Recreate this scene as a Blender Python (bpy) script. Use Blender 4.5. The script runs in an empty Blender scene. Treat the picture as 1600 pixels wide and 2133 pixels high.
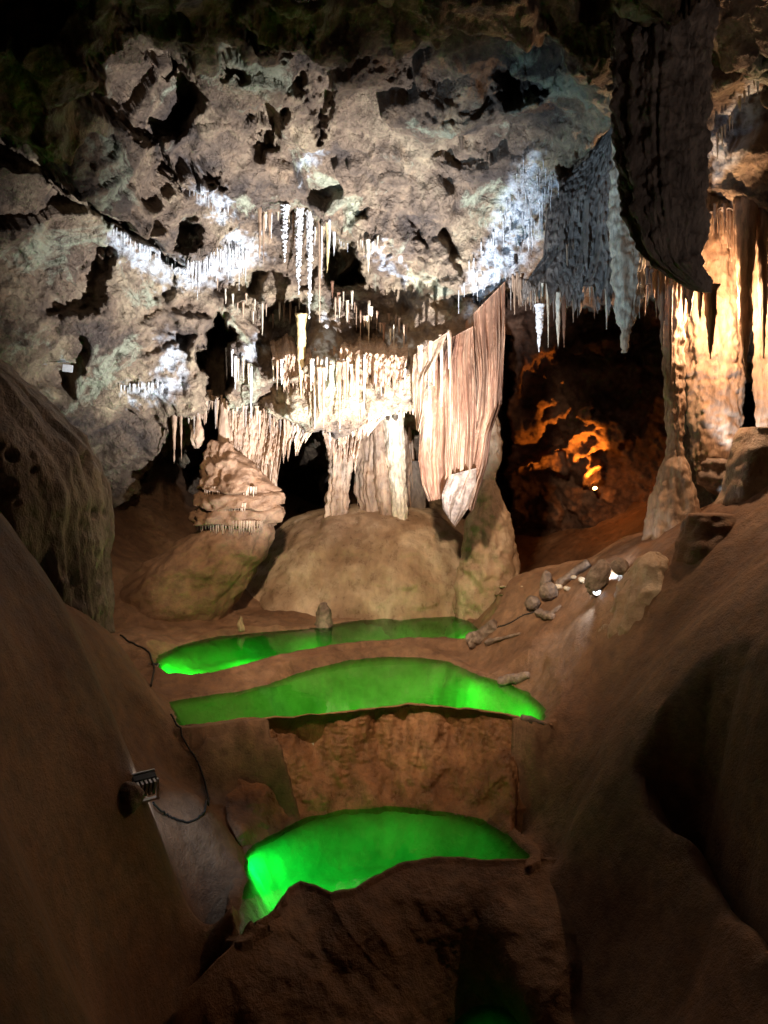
import bpy, math, random
import numpy as np
from mathutils import Vector, Matrix

random.seed(7)
rng = np.random.default_rng(11)
scene = bpy.context.scene
C = scene.collection

# ------------------------------------------------------------------ camera, world, exposure
PITCH = math.radians(5.0)
F = 1611.0                                  # focal length in photograph pixels (frame 1600 x 2133)
cam_d = bpy.data.cameras.new("camera")
cam = bpy.data.objects.new("camera", cam_d); C.objects.link(cam)
cam.location = (0, 0, 0)
cam.rotation_euler = (math.pi / 2 - PITCH, 0, 0)
cam_d.sensor_fit = 'VERTICAL'; cam_d.sensor_height = 24.0
cam_d.lens = 24.0 * F / 2133.0
cam_d.clip_start = 0.05; cam_d.clip_end = 200
scene.camera = cam
scene.render.resolution_x = 768; scene.render.resolution_y = 1024

world = bpy.data.worlds.new("World"); scene.world = world
world.use_nodes = True
world.node_tree.nodes["Background"].inputs[0].default_value = (0.02, 0.012, 0.008, 1)
world.node_tree.nodes["Background"].inputs[1].default_value = 0.1

scene.view_settings.view_transform = 'Standard'
scene.view_settings.look = 'None'
scene.view_settings.exposure = 0.0
scene.view_settings.gamma = 1.0
scene.render.engine = 'CYCLES'
cy = scene.cycles
cy.use_denoising = True
cy.max_bounces = 6; cy.diffuse_bounces = 3; cy.glossy_bounces = 2; cy.transparent_max_bounces = 8
cy.sample_clamp_indirect = 4.0
cy.caustics_reflective = False; cy.caustics_refractive = False

CO, SI = math.cos(PITCH), math.sin(PITCH)
def P(px, py, d):
    """photograph pixel + distance along the view axis -> world point(s)"""
    px = np.asarray(px, float); py = np.asarray(py, float); d = np.asarray(d, float)
    x = (px - 800) / F; y = (1066.5 - py) / F
    return np.stack(np.broadcast_arrays(x * d, d * (CO + y * SI), d * (-SI + y * CO)), -1)
def V(px, py, d): return Vector(P(px, py, d).tolist())
def dz(py, z):
    """distance at which the ray of row py meets height z"""
    y = (1066.5 - np.asarray(py, float)) / F
    return z / (-SI + y * CO)

# ------------------------------------------------------------------ lamps
def aim(o, target):
    d = Vector(target) - o.location
    o.rotation_euler = d.to_track_quat('-Z', 'Y').to_euler()
def spot(name, loc, target, energy, color, angle, blend=0.6, radius=0.03):
    l = bpy.data.lights.new(name, 'SPOT'); l.energy = energy; l.color = color
    l.spot_size = math.radians(angle); l.spot_blend = blend; l.shadow_soft_size = radius
    o = bpy.data.objects.new(name, l); o.location = loc; C.objects.link(o); aim(o, target); return o
def point(name, loc, energy, color, radius=0.03):
    l = bpy.data.lights.new(name, 'POINT'); l.energy = energy; l.color = color; l.shadow_soft_size = radius
    o = bpy.data.objects.new(name, l); o.location = loc; C.objects.link(o); return o

COOL = (0.80, 0.90, 1.0); BLUE = (0.62, 0.80, 1.0); WARM = (1.0, 0.62, 0.30); ORANGE = (1.0, 0.30, 0.03); GREEN = (0.0, 1.0, 0.06)
UP_Z, MID_Z, LOW_Z, TINY_Z = -2.30, -2.42, -3.20, -3.95
spot("spot_key_right", (0.75, 6.7, -1.6), V(680, 690, 9.3), 5600, (0.98, 0.97, 1.0), 86, 1.0, 0.03)
spot("spot_key_left", V(345, 1600, 4.9), V(1090, 450, 8.6), 1500, (0.50, 0.74, 1.0), 42, 1.0, 0.03)
spot("spot_centre", V(930, 1262, 8.4), V(745, 700, 9.6), 1500, (1.0, 0.94, 0.84), 48, 1.0, 0.03)
spot("spot_slope", V(1232, 1226, 7.42), V(1215, 1262, 7.45), 16, BLUE, 70, 0.8, 0.02)
spot("floor_fill", (-0.5, 3.4, 2.3), (0.2, 10.0, -1.9), 2300, (1.0, 0.70, 0.44), 66, 1.0, 0.15)  # added fill from above the frame, lifts the dark floor and mound
spot("spot_pendant", (3.6, 2.6, 0.4), V(1410, 320, 5.6), 70, (1.0, 0.80, 0.70), 46, 1.0, 0.05)
spot("spot_left_crust", V(800, 1330, 8.6), V(440, 540, 9.0), 280, (0.50, 0.74, 1.0), 34, 1.0, 0.03)
point("side_fill", (3.4, 0.6, 1.4), 6, (1.0, 0.74, 0.52), 0.3)  # weak added fill right of the camera, no fixture of the cave
point("lamp_warm_column", V(1506, 630, 7.7), 190, (1.0, 0.60, 0.34), 0.04)
spot("lamp_column_foot", V(1550, 1015, 7.9), V(1532, 740, 8.35), 90, (0.9, 0.93, 1.0), 55, 0.6, 0.02)
ORANGE_AT = (1240, 1010)
def pool_lamp(px, py, z, e, sz=0.5):
    """lamp lying just under the water, shining down into the pool"""
    l = bpy.data.lights.new("pool_lamp", 'AREA'); l.shape = 'DISK'; l.size = sz; l.energy = e * 0.7; l.color = GREEN if z > LOW_Z else (0.0, 1.0, 0.16)
    o = bpy.data.objects.new("pool_lamp", l); o.location = V(px, py, float(dz(py, z))) + Vector((0, 0, -0.02)); C.objects.link(o); return o
pool_lamp(390, 1378, UP_Z, 22, .35); pool_lamp(520, 1350, UP_Z, 5, .4); pool_lamp(660, 1328, UP_Z, 2); pool_lamp(820, 1312, UP_Z, 3); pool_lamp(945, 1318, UP_Z, 10, .3)
pool_lamp(640, 1440, MID_Z, 0.5); pool_lamp(800, 1410, MID_Z, 2.6); pool_lamp(950, 1420, MID_Z, 6, .3); pool_lamp(1050, 1465, MID_Z, 8, .25)
pool_lamp(565, 1790, LOW_Z, 9, .35); pool_lamp(680, 1760, LOW_Z, 2.6, .4); pool_lamp(820, 1730, LOW_Z, 1.0); pool_lamp(960, 1745, LOW_Z, 0.4, .4); pool_lamp(1015, 2180, TINY_Z, 0.25, .3)



# ------------------------------------------------------------------ noise
_perm = rng.permutation(512).astype(np.int64)
def _h(ix, iy, iz, s=0):
    return _perm[(_perm[(_perm[(ix + s * 17) & 511] + iy) & 511] + iz) & 511]
_g = rng.normal(size=(512, 3)); _g /= np.linalg.norm(_g, axis=1)[:, None]
def perlin(p, s=0):
    i = np.floor(p).astype(np.int64); f = p - i; u = f * f * f * (f * (f * 6 - 15) + 10)
    out = 0
    for dx in (0, 1):
        for dy in (0, 1):
            for dzz in (0, 1):
                g = _g[_h(i[:, 0] + dx, i[:, 1] + dy, i[:, 2] + dzz, s)]
                v = g[:, 0] * (f[:, 0] - dx) + g[:, 1] * (f[:, 1] - dy) + g[:, 2] * (f[:, 2] - dzz)
                w = (u[:, 0] if dx else 1 - u[:, 0]) * (u[:, 1] if dy else 1 - u[:, 1]) * (u[:, 2] if dzz else 1 - u[:, 2])
                out = out + v * w
    return out * 1.5
def fbm(p, octs=4, s=0, gain=0.5):
    o = 0; a = 1
    for k in range(octs): o = o + a * perlin(p * 2 ** k, s + k); a *= gain
    return o
def ridged(p, octs=4, s=0):
    o = 0; a = 1
    for k in range(octs): o = o + a * (1 - 2 * np.abs(perlin(p * 2 ** k, s + k))); a *= 0.5
    return o
_r3 = rng.random((512, 3)); _r4 = rng.normal(size=(512, 4))
def cells(p, s=0):
    """Voronoi: nearest distance, second distance, facet height (a tilted plane per cell)"""
    i = np.floor(p).astype(np.int64)
    f1 = np.full(len(p), 9.0); f2 = np.full(len(p), 9.0); fac = np.zeros(len(p))
    for dx in (-1, 0, 1):
        for dy in (-1, 0, 1):
            for dzz in (-1, 0, 1):
                h = _h(i[:, 0] + dx, i[:, 1] + dy, i[:, 2] + dzz, s)
                c = i + np.array([dx, dy, dzz]) + _r3[h]
                q = p - c; d = np.sqrt((q * q).sum(1))
                m = d < f1
                f2 = np.where(m, f1, np.minimum(f2, d))
                r = _r4[h]
                fac = np.where(m, (q * r[:, :3]).sum(1) * 0.6 + r[:, 3] * 0.35, fac)
                f1 = np.where(m, d, f1)
    return f1, f2, fac
def sdf(poly, X, Y):
    """signed distance to a polygon, negative inside"""
    poly = np.asarray(poly, float); n = len(poly)
    d = np.full(X.shape, 1e9); ins = np.zeros(X.shape, bool)
    for k in range(n):
        ax, ay = poly[k]; bx, by = poly[(k + 1) % n]
        ex, ey = bx - ax, by - ay; wx, wy = X - ax, Y - ay
        t = np.clip((wx * ex + wy * ey) / max(ex * ex + ey * ey, 1e-12), 0, 1)
        d = np.minimum(d, (wx - ex * t) ** 2 + (wy - ey * t) ** 2)
        c = ((ay > Y) != (by > Y)) & (X < (bx - ax) * (Y - ay) / ((by - ay) if by != ay else 1e-12) + ax)
        ins ^= c
    d = np.sqrt(d); return np.where(ins, -d, d)
def sstep(a, b, x):
    t = np.clip((x - a) / (b - a), 0, 1); return t * t * (3 - 2 * t)
def tps(pts, vals, Q, lam=1e-4):
    """thin plate spline through scattered points"""
    pts = np.asarray(pts, float); vals = np.asarray(vals, float); n = len(pts)
    sc = np.abs(pts).max(); A = pts / sc; Qs = Q / sc
    def K(a, b):
        r2 = ((a[:, None, :] - b[None, :, :]) ** 2).sum(-1); return 0.5 * r2 * np.log(r2 + 1e-12)
    M = np.zeros((n + 3, n + 3)); M[:n, :n] = K(A, A) + lam * np.eye(n)
    Pm = np.c_[np.ones(n), A]; M[:n, n:] = Pm; M[n:, :n] = Pm.T
    w = np.linalg.solve(M, np.r_[vals, 0, 0, 0])
    out = np.empty(len(Qs))
    for a in range(0, len(Qs), 60000):
        q = Qs[a:a + 60000]; out[a:a + 60000] = K(q, A) @ w[:n] + np.c_[np.ones(len(q)), q] @ w[n:]
    return out

# ------------------------------------------------------------------ mesh helpers
def grid_faces(nu, nv, wrap=False, off=0):
    """rows nv, columns nu"""
    i = np.arange(nv - 1)[:, None]; j = np.arange(nu if wrap else nu - 1)[None, :]
    a = i * nu + j; b = i * nu + (j + 1) % nu
    return (np.stack([a, b, b + nu, a + nu], -1).reshape(-1, 4) + off).astype(np.int32)
def link_mesh(name, verts, quads, material, parent=None, origin=None, tris=None, smooth=True, attrs=None):
    me = bpy.data.meshes.new(name)
    verts = np.asarray(verts, np.float64)
    if origin is not None: verts = verts - np.asarray(origin, float)[None]
    nq = len(quads); nt = 0 if tris is None else len(tris)
    me.vertices.add(len(verts)); me.vertices.foreach_set("co", verts.astype(np.float32).ravel())
    me.loops.add(nq * 4 + nt * 3)
    li = np.asarray(quads, np.int32).ravel()
    if nt: li = np.r_[li, np.asarray(tris, np.int32).ravel()]
    me.loops.foreach_set("vertex_index", li.astype(np.int32))
    me.polygons.add(nq + nt)
    st = np.arange(nq) * 4
    if nt: st = np.r_[st, nq * 4 + np.arange(nt) * 3]
    me.polygons.foreach_set("loop_start", st.astype(np.int32))
    me.polygons.foreach_set("use_smooth", np.full(nq + nt, smooth))
    if attrs:
        for k, v in attrs.items():
            a = me.attributes.new(k, 'FLOAT', 'POINT'); a.data.foreach_set("value", np.asarray(v, np.float32).ravel())
    me.update(calc_edges=True); me.validate()
    me.materials.append(material)
    o = bpy.data.objects.new(name, me); C.objects.link(o)
    if parent is not None: o.parent = parent
    if origin is not None: o.location = Vector(np.asarray(origin, float).tolist())
    return o
def tag(o, label, cat, group=None, kind=None):
    o["label"] = label; o["category"] = cat
    if group: o["group"] = group
    if kind: o["kind"] = kind
    return o
def normals_grid(pos, nu, nv):
    g = pos.reshape(nv, nu, 3)
    du = np.gradient(g, axis=1); dv = np.gradient(g, axis=0)
    n = np.cross(du, dv); n /= (np.linalg.norm(n, axis=2, keepdims=True) + 1e-12)
    return n.reshape(-1, 3)
def jitter_axis(a, b, n): return np.linspace(a, b, n)

# ------------------------------------------------------------------ materials
def mat(name): 
    m = bpy.data.materials.new(name); m.use_nodes = True
    nt = m.node_tree; b = nt.nodes["Principled BSDF"]; return m, nt, b
def nn(nt, t, **kw):
    n = nt.nodes.new(t)
    for k, v in kw.items(): setattr(n, k, v)
    return n
def ramp(nt, src, stops):
    r = nt.nodes.new('ShaderNodeValToRGB'); nt.links.new(src, r.inputs[0])
    e = r.color_ramp.elements
    while len(e) < len(stops): e.new(0.5)
    for k, (p, c) in enumerate(stops): e[k].position = p; e[k].color = (*c, 1) if len(c) == 3 else c
    return r
def noise(nt, co, scale, detail=4, rough=0.6, dist=0.0):
    n = nt.nodes.new('ShaderNodeTexNoise'); nt.links.new(co, n.inputs['Vector'])
    n.inputs['Scale'].default_value = scale; n.inputs['Detail'].default_value = detail
    n.inputs['Roughness'].default_value = rough; n.inputs['Distortion'].default_value = dist; return n
def mixc(nt, fac, a, b, mode='MIX'):
    m = nt.nodes.new('ShaderNodeMix'); m.data_type = 'RGBA'; m.blend_type = mode
    for s, v in ((0, fac), (6, a), (7, b)):
        if isinstance(v, (int, float)): m.inputs[s].default_value = v
        elif isinstance(v, tuple): m.inputs[s].default_value = (*v, 1)
        else: nt.links.new(v, m.inputs[s])
    return m.outputs[2]
def math_n(nt, op, a, b=None):
    m = nt.nodes.new('ShaderNodeMath'); m.operation = op
    for k, v in enumerate((a, b)):
        if v is None: continue
        if isinstance(v, (int, float)): m.inputs[k].default_value = v
        else: nt.links.new(v, m.inputs[k])
    return m.outputs[0]
def stone(name, cols, patch=None, bump=(0.5, 0.02), scales=(2.0, 9.0, 45.0), rough=(0.45, 0.75), stretch=1.0, white=(0.66, 0.74, 0.84), spec=0.5, popcorn=0.0, con=1.0):
    """cols: three base colours mixed by noise; patch: colour of separate large patches; attribute 'calcite' whitens"""
    m, nt, b = mat(name)
    tc = nn(nt, 'ShaderNodeNewGeometry'); co = tc.outputs['Position']
    if stretch != 1.0:
        mp = nn(nt, 'ShaderNodeMapping'); mp.inputs['Scale'].default_value = (1, 1, stretch); nt.links.new(co, mp.inputs[0]); co = mp.outputs[0]
    n1 = noise(nt, co, scales[0], 6, 0.62, 0.4); n2 = noise(nt, co, scales[1], 8, 0.7); n3 = noise(nt, co, scales[2], 4, 0.7)
    r = ramp(nt, n1.outputs[0], [(0.36, cols[0]), (0.5, cols[1]), (0.64, cols[2])])
    r2 = ramp(nt, n2.outputs[0], [(0.3, tuple(1 - con * k for k in (0.58, 0.60, 0.60))), (0.52, (1, 1, 1)), (0.72, tuple(1 + con * k for k in (0.45, 0.4, 0.3)))])
    col = mixc(nt, 1.0, r.outputs[0], r2.outputs[0], 'MULTIPLY')
    if patch:
        n4 = noise(nt, co, scales[0] * 0.8, 7, 0.7, 0.8)
        pr = ramp(nt, n4.outputs[0], [(0.55, (0, 0, 0)), (0.62, (1, 1, 1))])
        col = mixc(nt, math_n(nt, 'MULTIPLY', pr.outputs[0], 0.85), col, patch)
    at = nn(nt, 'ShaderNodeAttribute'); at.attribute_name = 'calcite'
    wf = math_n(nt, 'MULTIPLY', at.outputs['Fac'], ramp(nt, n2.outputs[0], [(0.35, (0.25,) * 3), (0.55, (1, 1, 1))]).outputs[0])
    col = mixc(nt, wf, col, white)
    at2 = nn(nt, 'ShaderNodeAttribute'); at2.attribute_name = 'umber'
    col = mixc(nt, at2.outputs['Fac'], col, (0.10, 0.045, 0.018))
    if name == 'brown_mud':
        at3 = nn(nt, 'ShaderNodeAttribute'); at3.attribute_name = 'bed'
        n5 = noise(nt, co, 2.2, 4, 0.6); r5 = ramp(nt, n5.outputs[0], [(0.35, (0.30, 0.31, 0.22)), (0.55, (0.46, 0.46, 0.35)), (0.7, (0.54, 0.54, 0.42))])
        col = mixc(nt, at3.outputs['Fac'], col, r5.outputs[0])
    nt.links.new(col, b.inputs['Base Color'])
    rr = nn(nt, 'ShaderNodeMapRange'); nt.links.new(n2.outputs[0], rr.inputs[0])
    rr.inputs[1].default_value = 0.35; rr.inputs[2].default_value = 0.65
    rr.inputs[3].default_value = rough[0]; rr.inputs[4].default_value = rough[1]
    nt.links.new(rr.outputs[0], b.inputs['Roughness'])
    b.inputs['Specular IOR Level'].default_value = spec
    h = math_n(nt, 'ADD', math_n(nt, 'MULTIPLY', n2.outputs[0], 1.0), math_n(nt, 'MULTIPLY', n3.outputs[0], 0.45))
    if popcorn:
        vo = nn(nt, 'ShaderNodeTexVoronoi'); vo.feature = 'SMOOTH_F1'; vo.inputs['Scale'].default_value = 22
        mx = nn(nt, 'ShaderNodeVectorMath'); mx.operation = 'ADD'
        sc = nn(nt, 'ShaderNodeVectorMath'); sc.operation = 'SCALE'; sc.inputs['Scale'].default_value = 0.12
        nt.links.new(n2.outputs['Color'], sc.inputs[0]); nt.links.new(sc.outputs[0], mx.inputs[0]); nt.links.new(co, mx.inputs[1])
        nt.links.new(mx.outputs[0], vo.inputs['Vector'])
        h = math_n(nt, 'SUBTRACT', h, math_n(nt, 'MULTIPLY', vo.outputs['Distance'], popcorn))
    bp = nn(nt, 'ShaderNodeBump'); bp.inputs['Strength'].default_value = bump[0]; bp.inputs['Distance'].default_value = bump[1]
    nt.links.new(h, bp.inputs['Height']); nt.links.new(bp.outputs[0], b.inputs['Normal'])
    return m
ROCK = stone("cave_rock", ((0.085, 0.065, 0.055), (0.21, 0.150, 0.105), (0.38, 0.30, 0.20)), (0.36, 0.38, 0.28), (1.0, 0.12), (1.3, 6.0, 30.0), (0.5, 0.85), popcorn=0.25, spec=0.3)
ALCOVE = stone("alcove_rock", ((0.10, 0.06, 0.045), (0.17, 0.10, 0.07), (0.26, 0.16, 0.11)), None, (0.9, 0.05), (1.4, 5.0, 28.0), spec=0.2)
TAN = stone("tan_flowstone", ((0.24, 0.155, 0.10), (0.33, 0.225, 0.155), (0.44, 0.33, 0.24)), None, (0.8, 0.03), (4.0, 14.0, 60.0), (0.35, 0.7), stretch=0.28, popcorn=0.15)
PINK = stone("red_brown_flowstone", ((0.16, 0.070, 0.040), (0.28, 0.15, 0.09), (0.42, 0.29, 0.20)), None, (0.9, 0.04), (6.0, 15.0, 60.0), (0.4, 0.7), stretch=0.16, popcorn=0.1)
WHITE = stone("white_calcite", ((0.60, 0.60, 0.60), (0.72, 0.75, 0.80), (0.85, 0.88, 0.92)), None, (0.9, 0.02), (6.0, 40.0, 110.0), (0.3, 0.6))
CREAM = stone("cream_calcite", ((0.45, 0.38, 0.28), (0.58, 0.50, 0.38), (0.70, 0.64, 0.52)), None, (0.8, 0.02), (4.0, 30.0, 90.0), (0.3, 0.6), stretch=0.4)
AMBER = stone("amber_calcite", ((0.50, 0.36, 0.14), (0.62, 0.48, 0.24), (0.75, 0.66, 0.44)), None, (0.6, 0.01), (5.0, 25.0, 80.0), (0.25, 0.5), stretch=0.3)
GREY = stone("grey_flowstone", ((0.13, 0.105, 0.09), (0.22, 0.185, 0.16), (0.33, 0.285, 0.25)), None, (1.0, 0.06), (2.0, 12.0, 40.0), (0.4, 0.7), stretch=0.45, popcorn=0.2)
MUD = stone("brown_mud", ((0.14, 0.074, 0.042), (0.19, 0.108, 0.062), (0.26, 0.16, 0.10)), None, (0.9, 0.03), (0.9, 9.0, 50.0), (0.5, 0.75), spec=0.3, con=0.8)
SMOOTH = stone("smooth_brown_flowstone", ((0.24, 0.155, 0.095), (0.35, 0.25, 0.165), (0.50, 0.40, 0.29)), None, (0.8, 0.04), (1.6, 9.0, 55.0), (0.22, 0.5), stretch=0.6, con=0.55)
RUST = stone("rusty_rimstone", ((0.12, 0.050, 0.022), (0.27, 0.125, 0.055), (0.38, 0.20, 0.10)), None, (0.9, 0.04), (1.6, 8.0, 42.0), (0.25, 0.55), stretch=0.5, popcorn=0.2)
STONE = stone("broken_stalactite_stone", ((0.12, 0.085, 0.065), (0.2, 0.15, 0.12), (0.3, 0.24, 0.2)), None, (0.7, 0.02), (6.0, 20.0, 80.0))
BED = stone("pale_pool_bed", ((0.40, 0.40, 0.30), (0.46, 0.46, 0.36), (0.52, 0.52, 0.40)), None, (0.25, 0.03), (1.2, 3.0, 25.0), con=0.35)
def plain(name, col, rough=0.5, metal=0.0, emit=None, es=0):
    m, nt, b = mat(name); b.inputs['Base Color'].default_value = (*col, 1); b.inputs['Roughness'].default_value = rough; b.inputs['Metallic'].default_value = metal
    tc = nn(nt, 'ShaderNodeTexCoord'); n = noise(nt, tc.outputs['Object'], 40, 4)
    col2 = mixc(nt, n.outputs[0], tuple(c * 0.7 for c in col), tuple(min(1, c * 1.25) for c in col)); nt.links.new(col2, b.inputs['Base Color'])
    if emit: b.inputs['Emission Color'].default_value = (*emit, 1); b.inputs['Emission Strength'].default_value = es
    return m
BLACK = plain("black_housing", (0.012, 0.012, 0.013), 0.45)
METAL = plain("steel", (0.55, 0.55, 0.55), 0.35, 0.9)
CABLE = plain("cable_rubber", (0.012, 0.010, 0.009), 0.6)
PLASTIC = plain("white_plastic", (0.75, 0.78, 0.8), 0.5)
GLOW_W = plain("lit_white_lens", (0.8, 0.8, 0.8), 0.3, 0, (0.75, 0.88, 1.0), 9)
GLOW_O = plain("lit_orange_lens", (0.8, 0.5, 0.2), 0.3, 0, (1.0, 0.5, 0.12), 55)
# water: thin clear sheet, mirror reflection by Fresnel, green-tinted transparency, fine ripples
WATER = bpy.data.materials.new("pool_water"); WATER.use_nodes = True
nt = WATER.node_tree; nt.nodes.clear()
out = nn(nt, 'ShaderNodeOutputMaterial'); mx = nn(nt, 'ShaderNodeMixShader'); tr = nn(nt, 'ShaderNodeBsdfTransparent'); gl = nn(nt, 'ShaderNodeBsdfGlossy'); fr = nn(nt, 'ShaderNodeFresnel')
tr.inputs[0].default_value = (0.36, 0.92, 0.30, 1); gl.inputs['Roughness'].default_value = 0.03; fr.inputs[0].default_value = 1.33
g0 = nn(nt, 'ShaderNodeNewGeometry'); nz = noise(nt, g0.outputs['Position'], 5, 3); bp = nn(nt, 'ShaderNodeBump'); bp.inputs['Strength'].default_value = 0.15; bp.inputs['Distance'].default_value = 0.01
nt.links.new(nz.outputs[0], bp.inputs['Height']); nt.links.new(bp.outputs[0], gl.inputs['Normal'])
nt.links.new(fr.outputs[0], mx.inputs[0]); nt.links.new(tr.outputs[0], mx.inputs[1]); nt.links.new(gl.outputs[0], mx.inputs[2]); nt.links.new(mx.outputs[0], out.inputs[0])

# ------------------------------------------------------------------ THE SETTING: ceiling and back wall
CPTS = [(-500,-600,3.8),(800,-600,3.3),(2100,-600,3.8),(-500,0,4.2),(2100,0,4.2),(-500,600,5.6),(2100,600,6.2),(-500,1300,8),(2100,1300,8),
 (0,0,4.9),(400,0,5.4),(800,0,5.6),(1200,0,5.4),(1600,0,5.2),(0,300,6.2),(200,420,7.6),(380,545,8.9),(640,420,9.2),(400,250,7.4),(800,250,7.6),
 (800,500,9.3),(1000,600,9.6),(1000,400,8.7),(1200,200,7.2),(1280,250,7.4),(1180,450,8.6),(1100,560,9.3),
 (0,500,7.4),(0,700,7.7),(200,700,8.7),(400,700,9.5),(640,700,9.9),(850,700,9.8),(400,850,9.7),(640,850,9.6),(850,830,9.6),(100,850,9.0),(300,950,10.6),
 (450,1000,12),(640,1000,12.5),(900,1000,12.2),(1000,1150,12.3),(400,1250,12.5),(0,1200,9.5),(1350,560,9.0),(1500,400,7.9),(1600,400,7.4),(1600,700,8.9),(1450,800,9.7),(1600,1000,9.4),(1300,1200,10.5),(1600,1300,8.5)]
CARVES = [ # polygon in photograph pixels, extra depth in metres, edge softness in px
 ([(180,100),(215,85),(300,75),(360,110),(400,160),(420,230),(380,290),(330,290),(290,260),(230,235),(175,205),(225,200),(215,160)],0.9,9),
 ([(225,240),(290,258),(335,295),(350,345),(372,375),(335,350),(322,305),(270,270)],0.7,6),
 ([(300,60),(370,65),(390,120),(360,170),(310,130)],0.6,8), ([(455,90),(500,95),(503,160),(468,155)],0.5,6),
 ([(525,220),(560,200),(592,230),(575,300),(548,325),(530,270)],0.6,6), ([(590,80),(640,55),(655,130),(640,205),(600,175)],0.5,8),
 ([(658,120),(692,150),(690,200),(668,290),(653,230)],0.5,6), ([(240,15),(282,20),(292,82),(250,60)],0.5,6),
 ([(375,452),(400,445),(415,480),(405,522),(380,525),(370,490)],0.5,5), ([(-40,270),(0,280),(60,300),(145,370),(130,398),(60,362),(-40,335)],0.8,6),
 ([(150,395),(250,455),(330,510),(388,556),(370,562),(250,475)],0.9,4), ([(145,510),(230,505),(225,560),(215,620),(160,660),(105,650),(110,610),(145,590)],0.35,6),
 ([(320,560),(360,560),(370,600),(345,622),(315,600)],0.3,5),
 ([(690,482),(740,500),(762,540),(755,600),(700,592),(680,560)],1.3,5), ([(760,540),(790,520),(835,575),(852,620),(845,685),(790,650),(740,662),(700,590)],0.5,6),
 ([(425,682),(452,650),(475,700),(482,800),(475,832),(440,822),(423,760)],1.6,5), ([(540,640),(640,638),(636,680),(600,715),(545,700)],0.35,5),
 ([(535,712),(620,698),(640,740),(620,782),(545,775)],0.45,5), ([(440,600),(470,582),(562,570),(540,612),(480,632)],0.35,5),
 ([(745,690),(790,680),(800,720),(770,752),(745,740)],0.35,4), ([(733,418),(768,422),(765,452),(745,450)],0.25,4), ([(858,458),(892,470),(885,502),(865,497)],0.3,4),
 ([(905,620),(935,612),(955,630),(945,660),(918,655)],0.3,4), ([(300,600),(330,640),(400,700),(390,740),(340,700),(300,660)],0.2,6),
 ([(560,790),(600,800),(640,830),(600,850),(530,838)],0.3,5), ([(480,40),(560,20),(590,70),(520,90)],0.3,8),
 ([(690,-60),(1270,-60),(1290,25),(1180,110),(1060,185),(960,205),(850,170),(760,120),(700,70)],0.6,24), ([(1040,150),(1150,130),(1140,185),(1050,195)],0.5,8), ([(-60,-60),(130,-60),(150,20),(60,60),(-60,40)],0.5,10), ([(420,330),(450,350),(450,372),(415,360)],0.4,5),
 ([(910,260),(985,300),(1010,340),(960,350),(905,330)],0.25,7),([(1180,330),(1262,262),(1290,270),(1290,470),(1200,520),(1140,470)],0.7,5),
 ([(190,1180),(235,1050),(290,1015),(330,950),(350,870),(420,860),(500,865),(700,900),(860,850),(1060,700),(1060,1300),(190,1300)],1.2,5),
 ([(215,1130),(240,1050),(290,1020),(330,960),(410,900),(430,838),(470,838),(465,930),(400,1000),(360,1100),(300,1150)],1.6,6),
 ([(570,965),(590,940),(640,890),(680,882),(688,960),(672,1030),(650,1062),(590,1066),(565,1000)],2.2,5),
 ([(1032,1260),(1035,700),(1056,610),(1180,640),(1290,650),(1400,620),(1415,900),(1380,1000),(1345,1260)],3.8,6),
 ([(1050,985),(1120,950),(1180,930),(1195,900),(1205,850),(1235,830),(1245,870),(1290,885),(1320,915),(1240,950),(1260,1000),(1225,1010),(1200,985),(1180,1000),(1150,985),(1100,985)],-0.55,8),
 ([(1180,735),(1200,715),(1330,690),(1330,720),(1230,745)],-0.4,6),
 ([(1545,800),(1572,800),(1585,900),(1545,900)],1.2,4),
]
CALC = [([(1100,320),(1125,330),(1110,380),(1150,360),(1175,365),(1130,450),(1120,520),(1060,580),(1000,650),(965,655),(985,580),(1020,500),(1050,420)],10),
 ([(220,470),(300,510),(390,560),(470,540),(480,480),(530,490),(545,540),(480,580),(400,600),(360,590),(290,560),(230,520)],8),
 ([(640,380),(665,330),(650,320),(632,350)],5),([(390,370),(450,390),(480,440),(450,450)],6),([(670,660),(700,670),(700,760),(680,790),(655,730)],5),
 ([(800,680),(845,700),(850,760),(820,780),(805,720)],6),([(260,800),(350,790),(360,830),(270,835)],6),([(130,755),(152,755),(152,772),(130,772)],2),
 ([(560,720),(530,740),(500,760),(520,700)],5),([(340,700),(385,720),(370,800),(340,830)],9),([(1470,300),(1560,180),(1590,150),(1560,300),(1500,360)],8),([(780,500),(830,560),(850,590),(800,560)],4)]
def axis_px(lo, a, b, hi, step, cstep):
    return np.r_[np.arange(lo, a, cstep), np.arange(a, b, step), np.arange(b, hi + 1, cstep)].astype(float)
gx = axis_px(-500, -40, 1640, 2100, 3.2, 20); gy = axis_px(-600, -40, 1230, 1360, 3.2, 16)
GX, GY = np.meshgrid(gx, gy); nu, nv = len(gx), len(gy)
Xf, Yf = GX.ravel(), GY.ravel()
cp = np.array(CPTS, float)
D0 = np.exp(tps(cp[:, :2], np.log(cp[:, 2]), np.c_[Xf, Yf]))
warp = np.c_[Xf, Yf, np.zeros_like(Xf)]
w1 = fbm(warp / 60.0, 5, 3, 0.62) * 17; w2 = fbm(warp / 60.0, 5, 9, 0.62) * 17
D = D0.copy()
alc = np.zeros_like(Xf)
for k, (poly, dd, e) in enumerate(CARVES):
    if 0 < dd < 1.0: e = e * 2.2; dd = dd * 0.8
    s = sdf(poly, Xf + w1 * (0.9 if e > 4 else 0.4), Yf + w2 * (0.9 if e > 4 else 0.4)); m = 1 - sstep(-e, e, s)
    D += dd * m
    if dd == 3.8: alc = m
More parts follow.
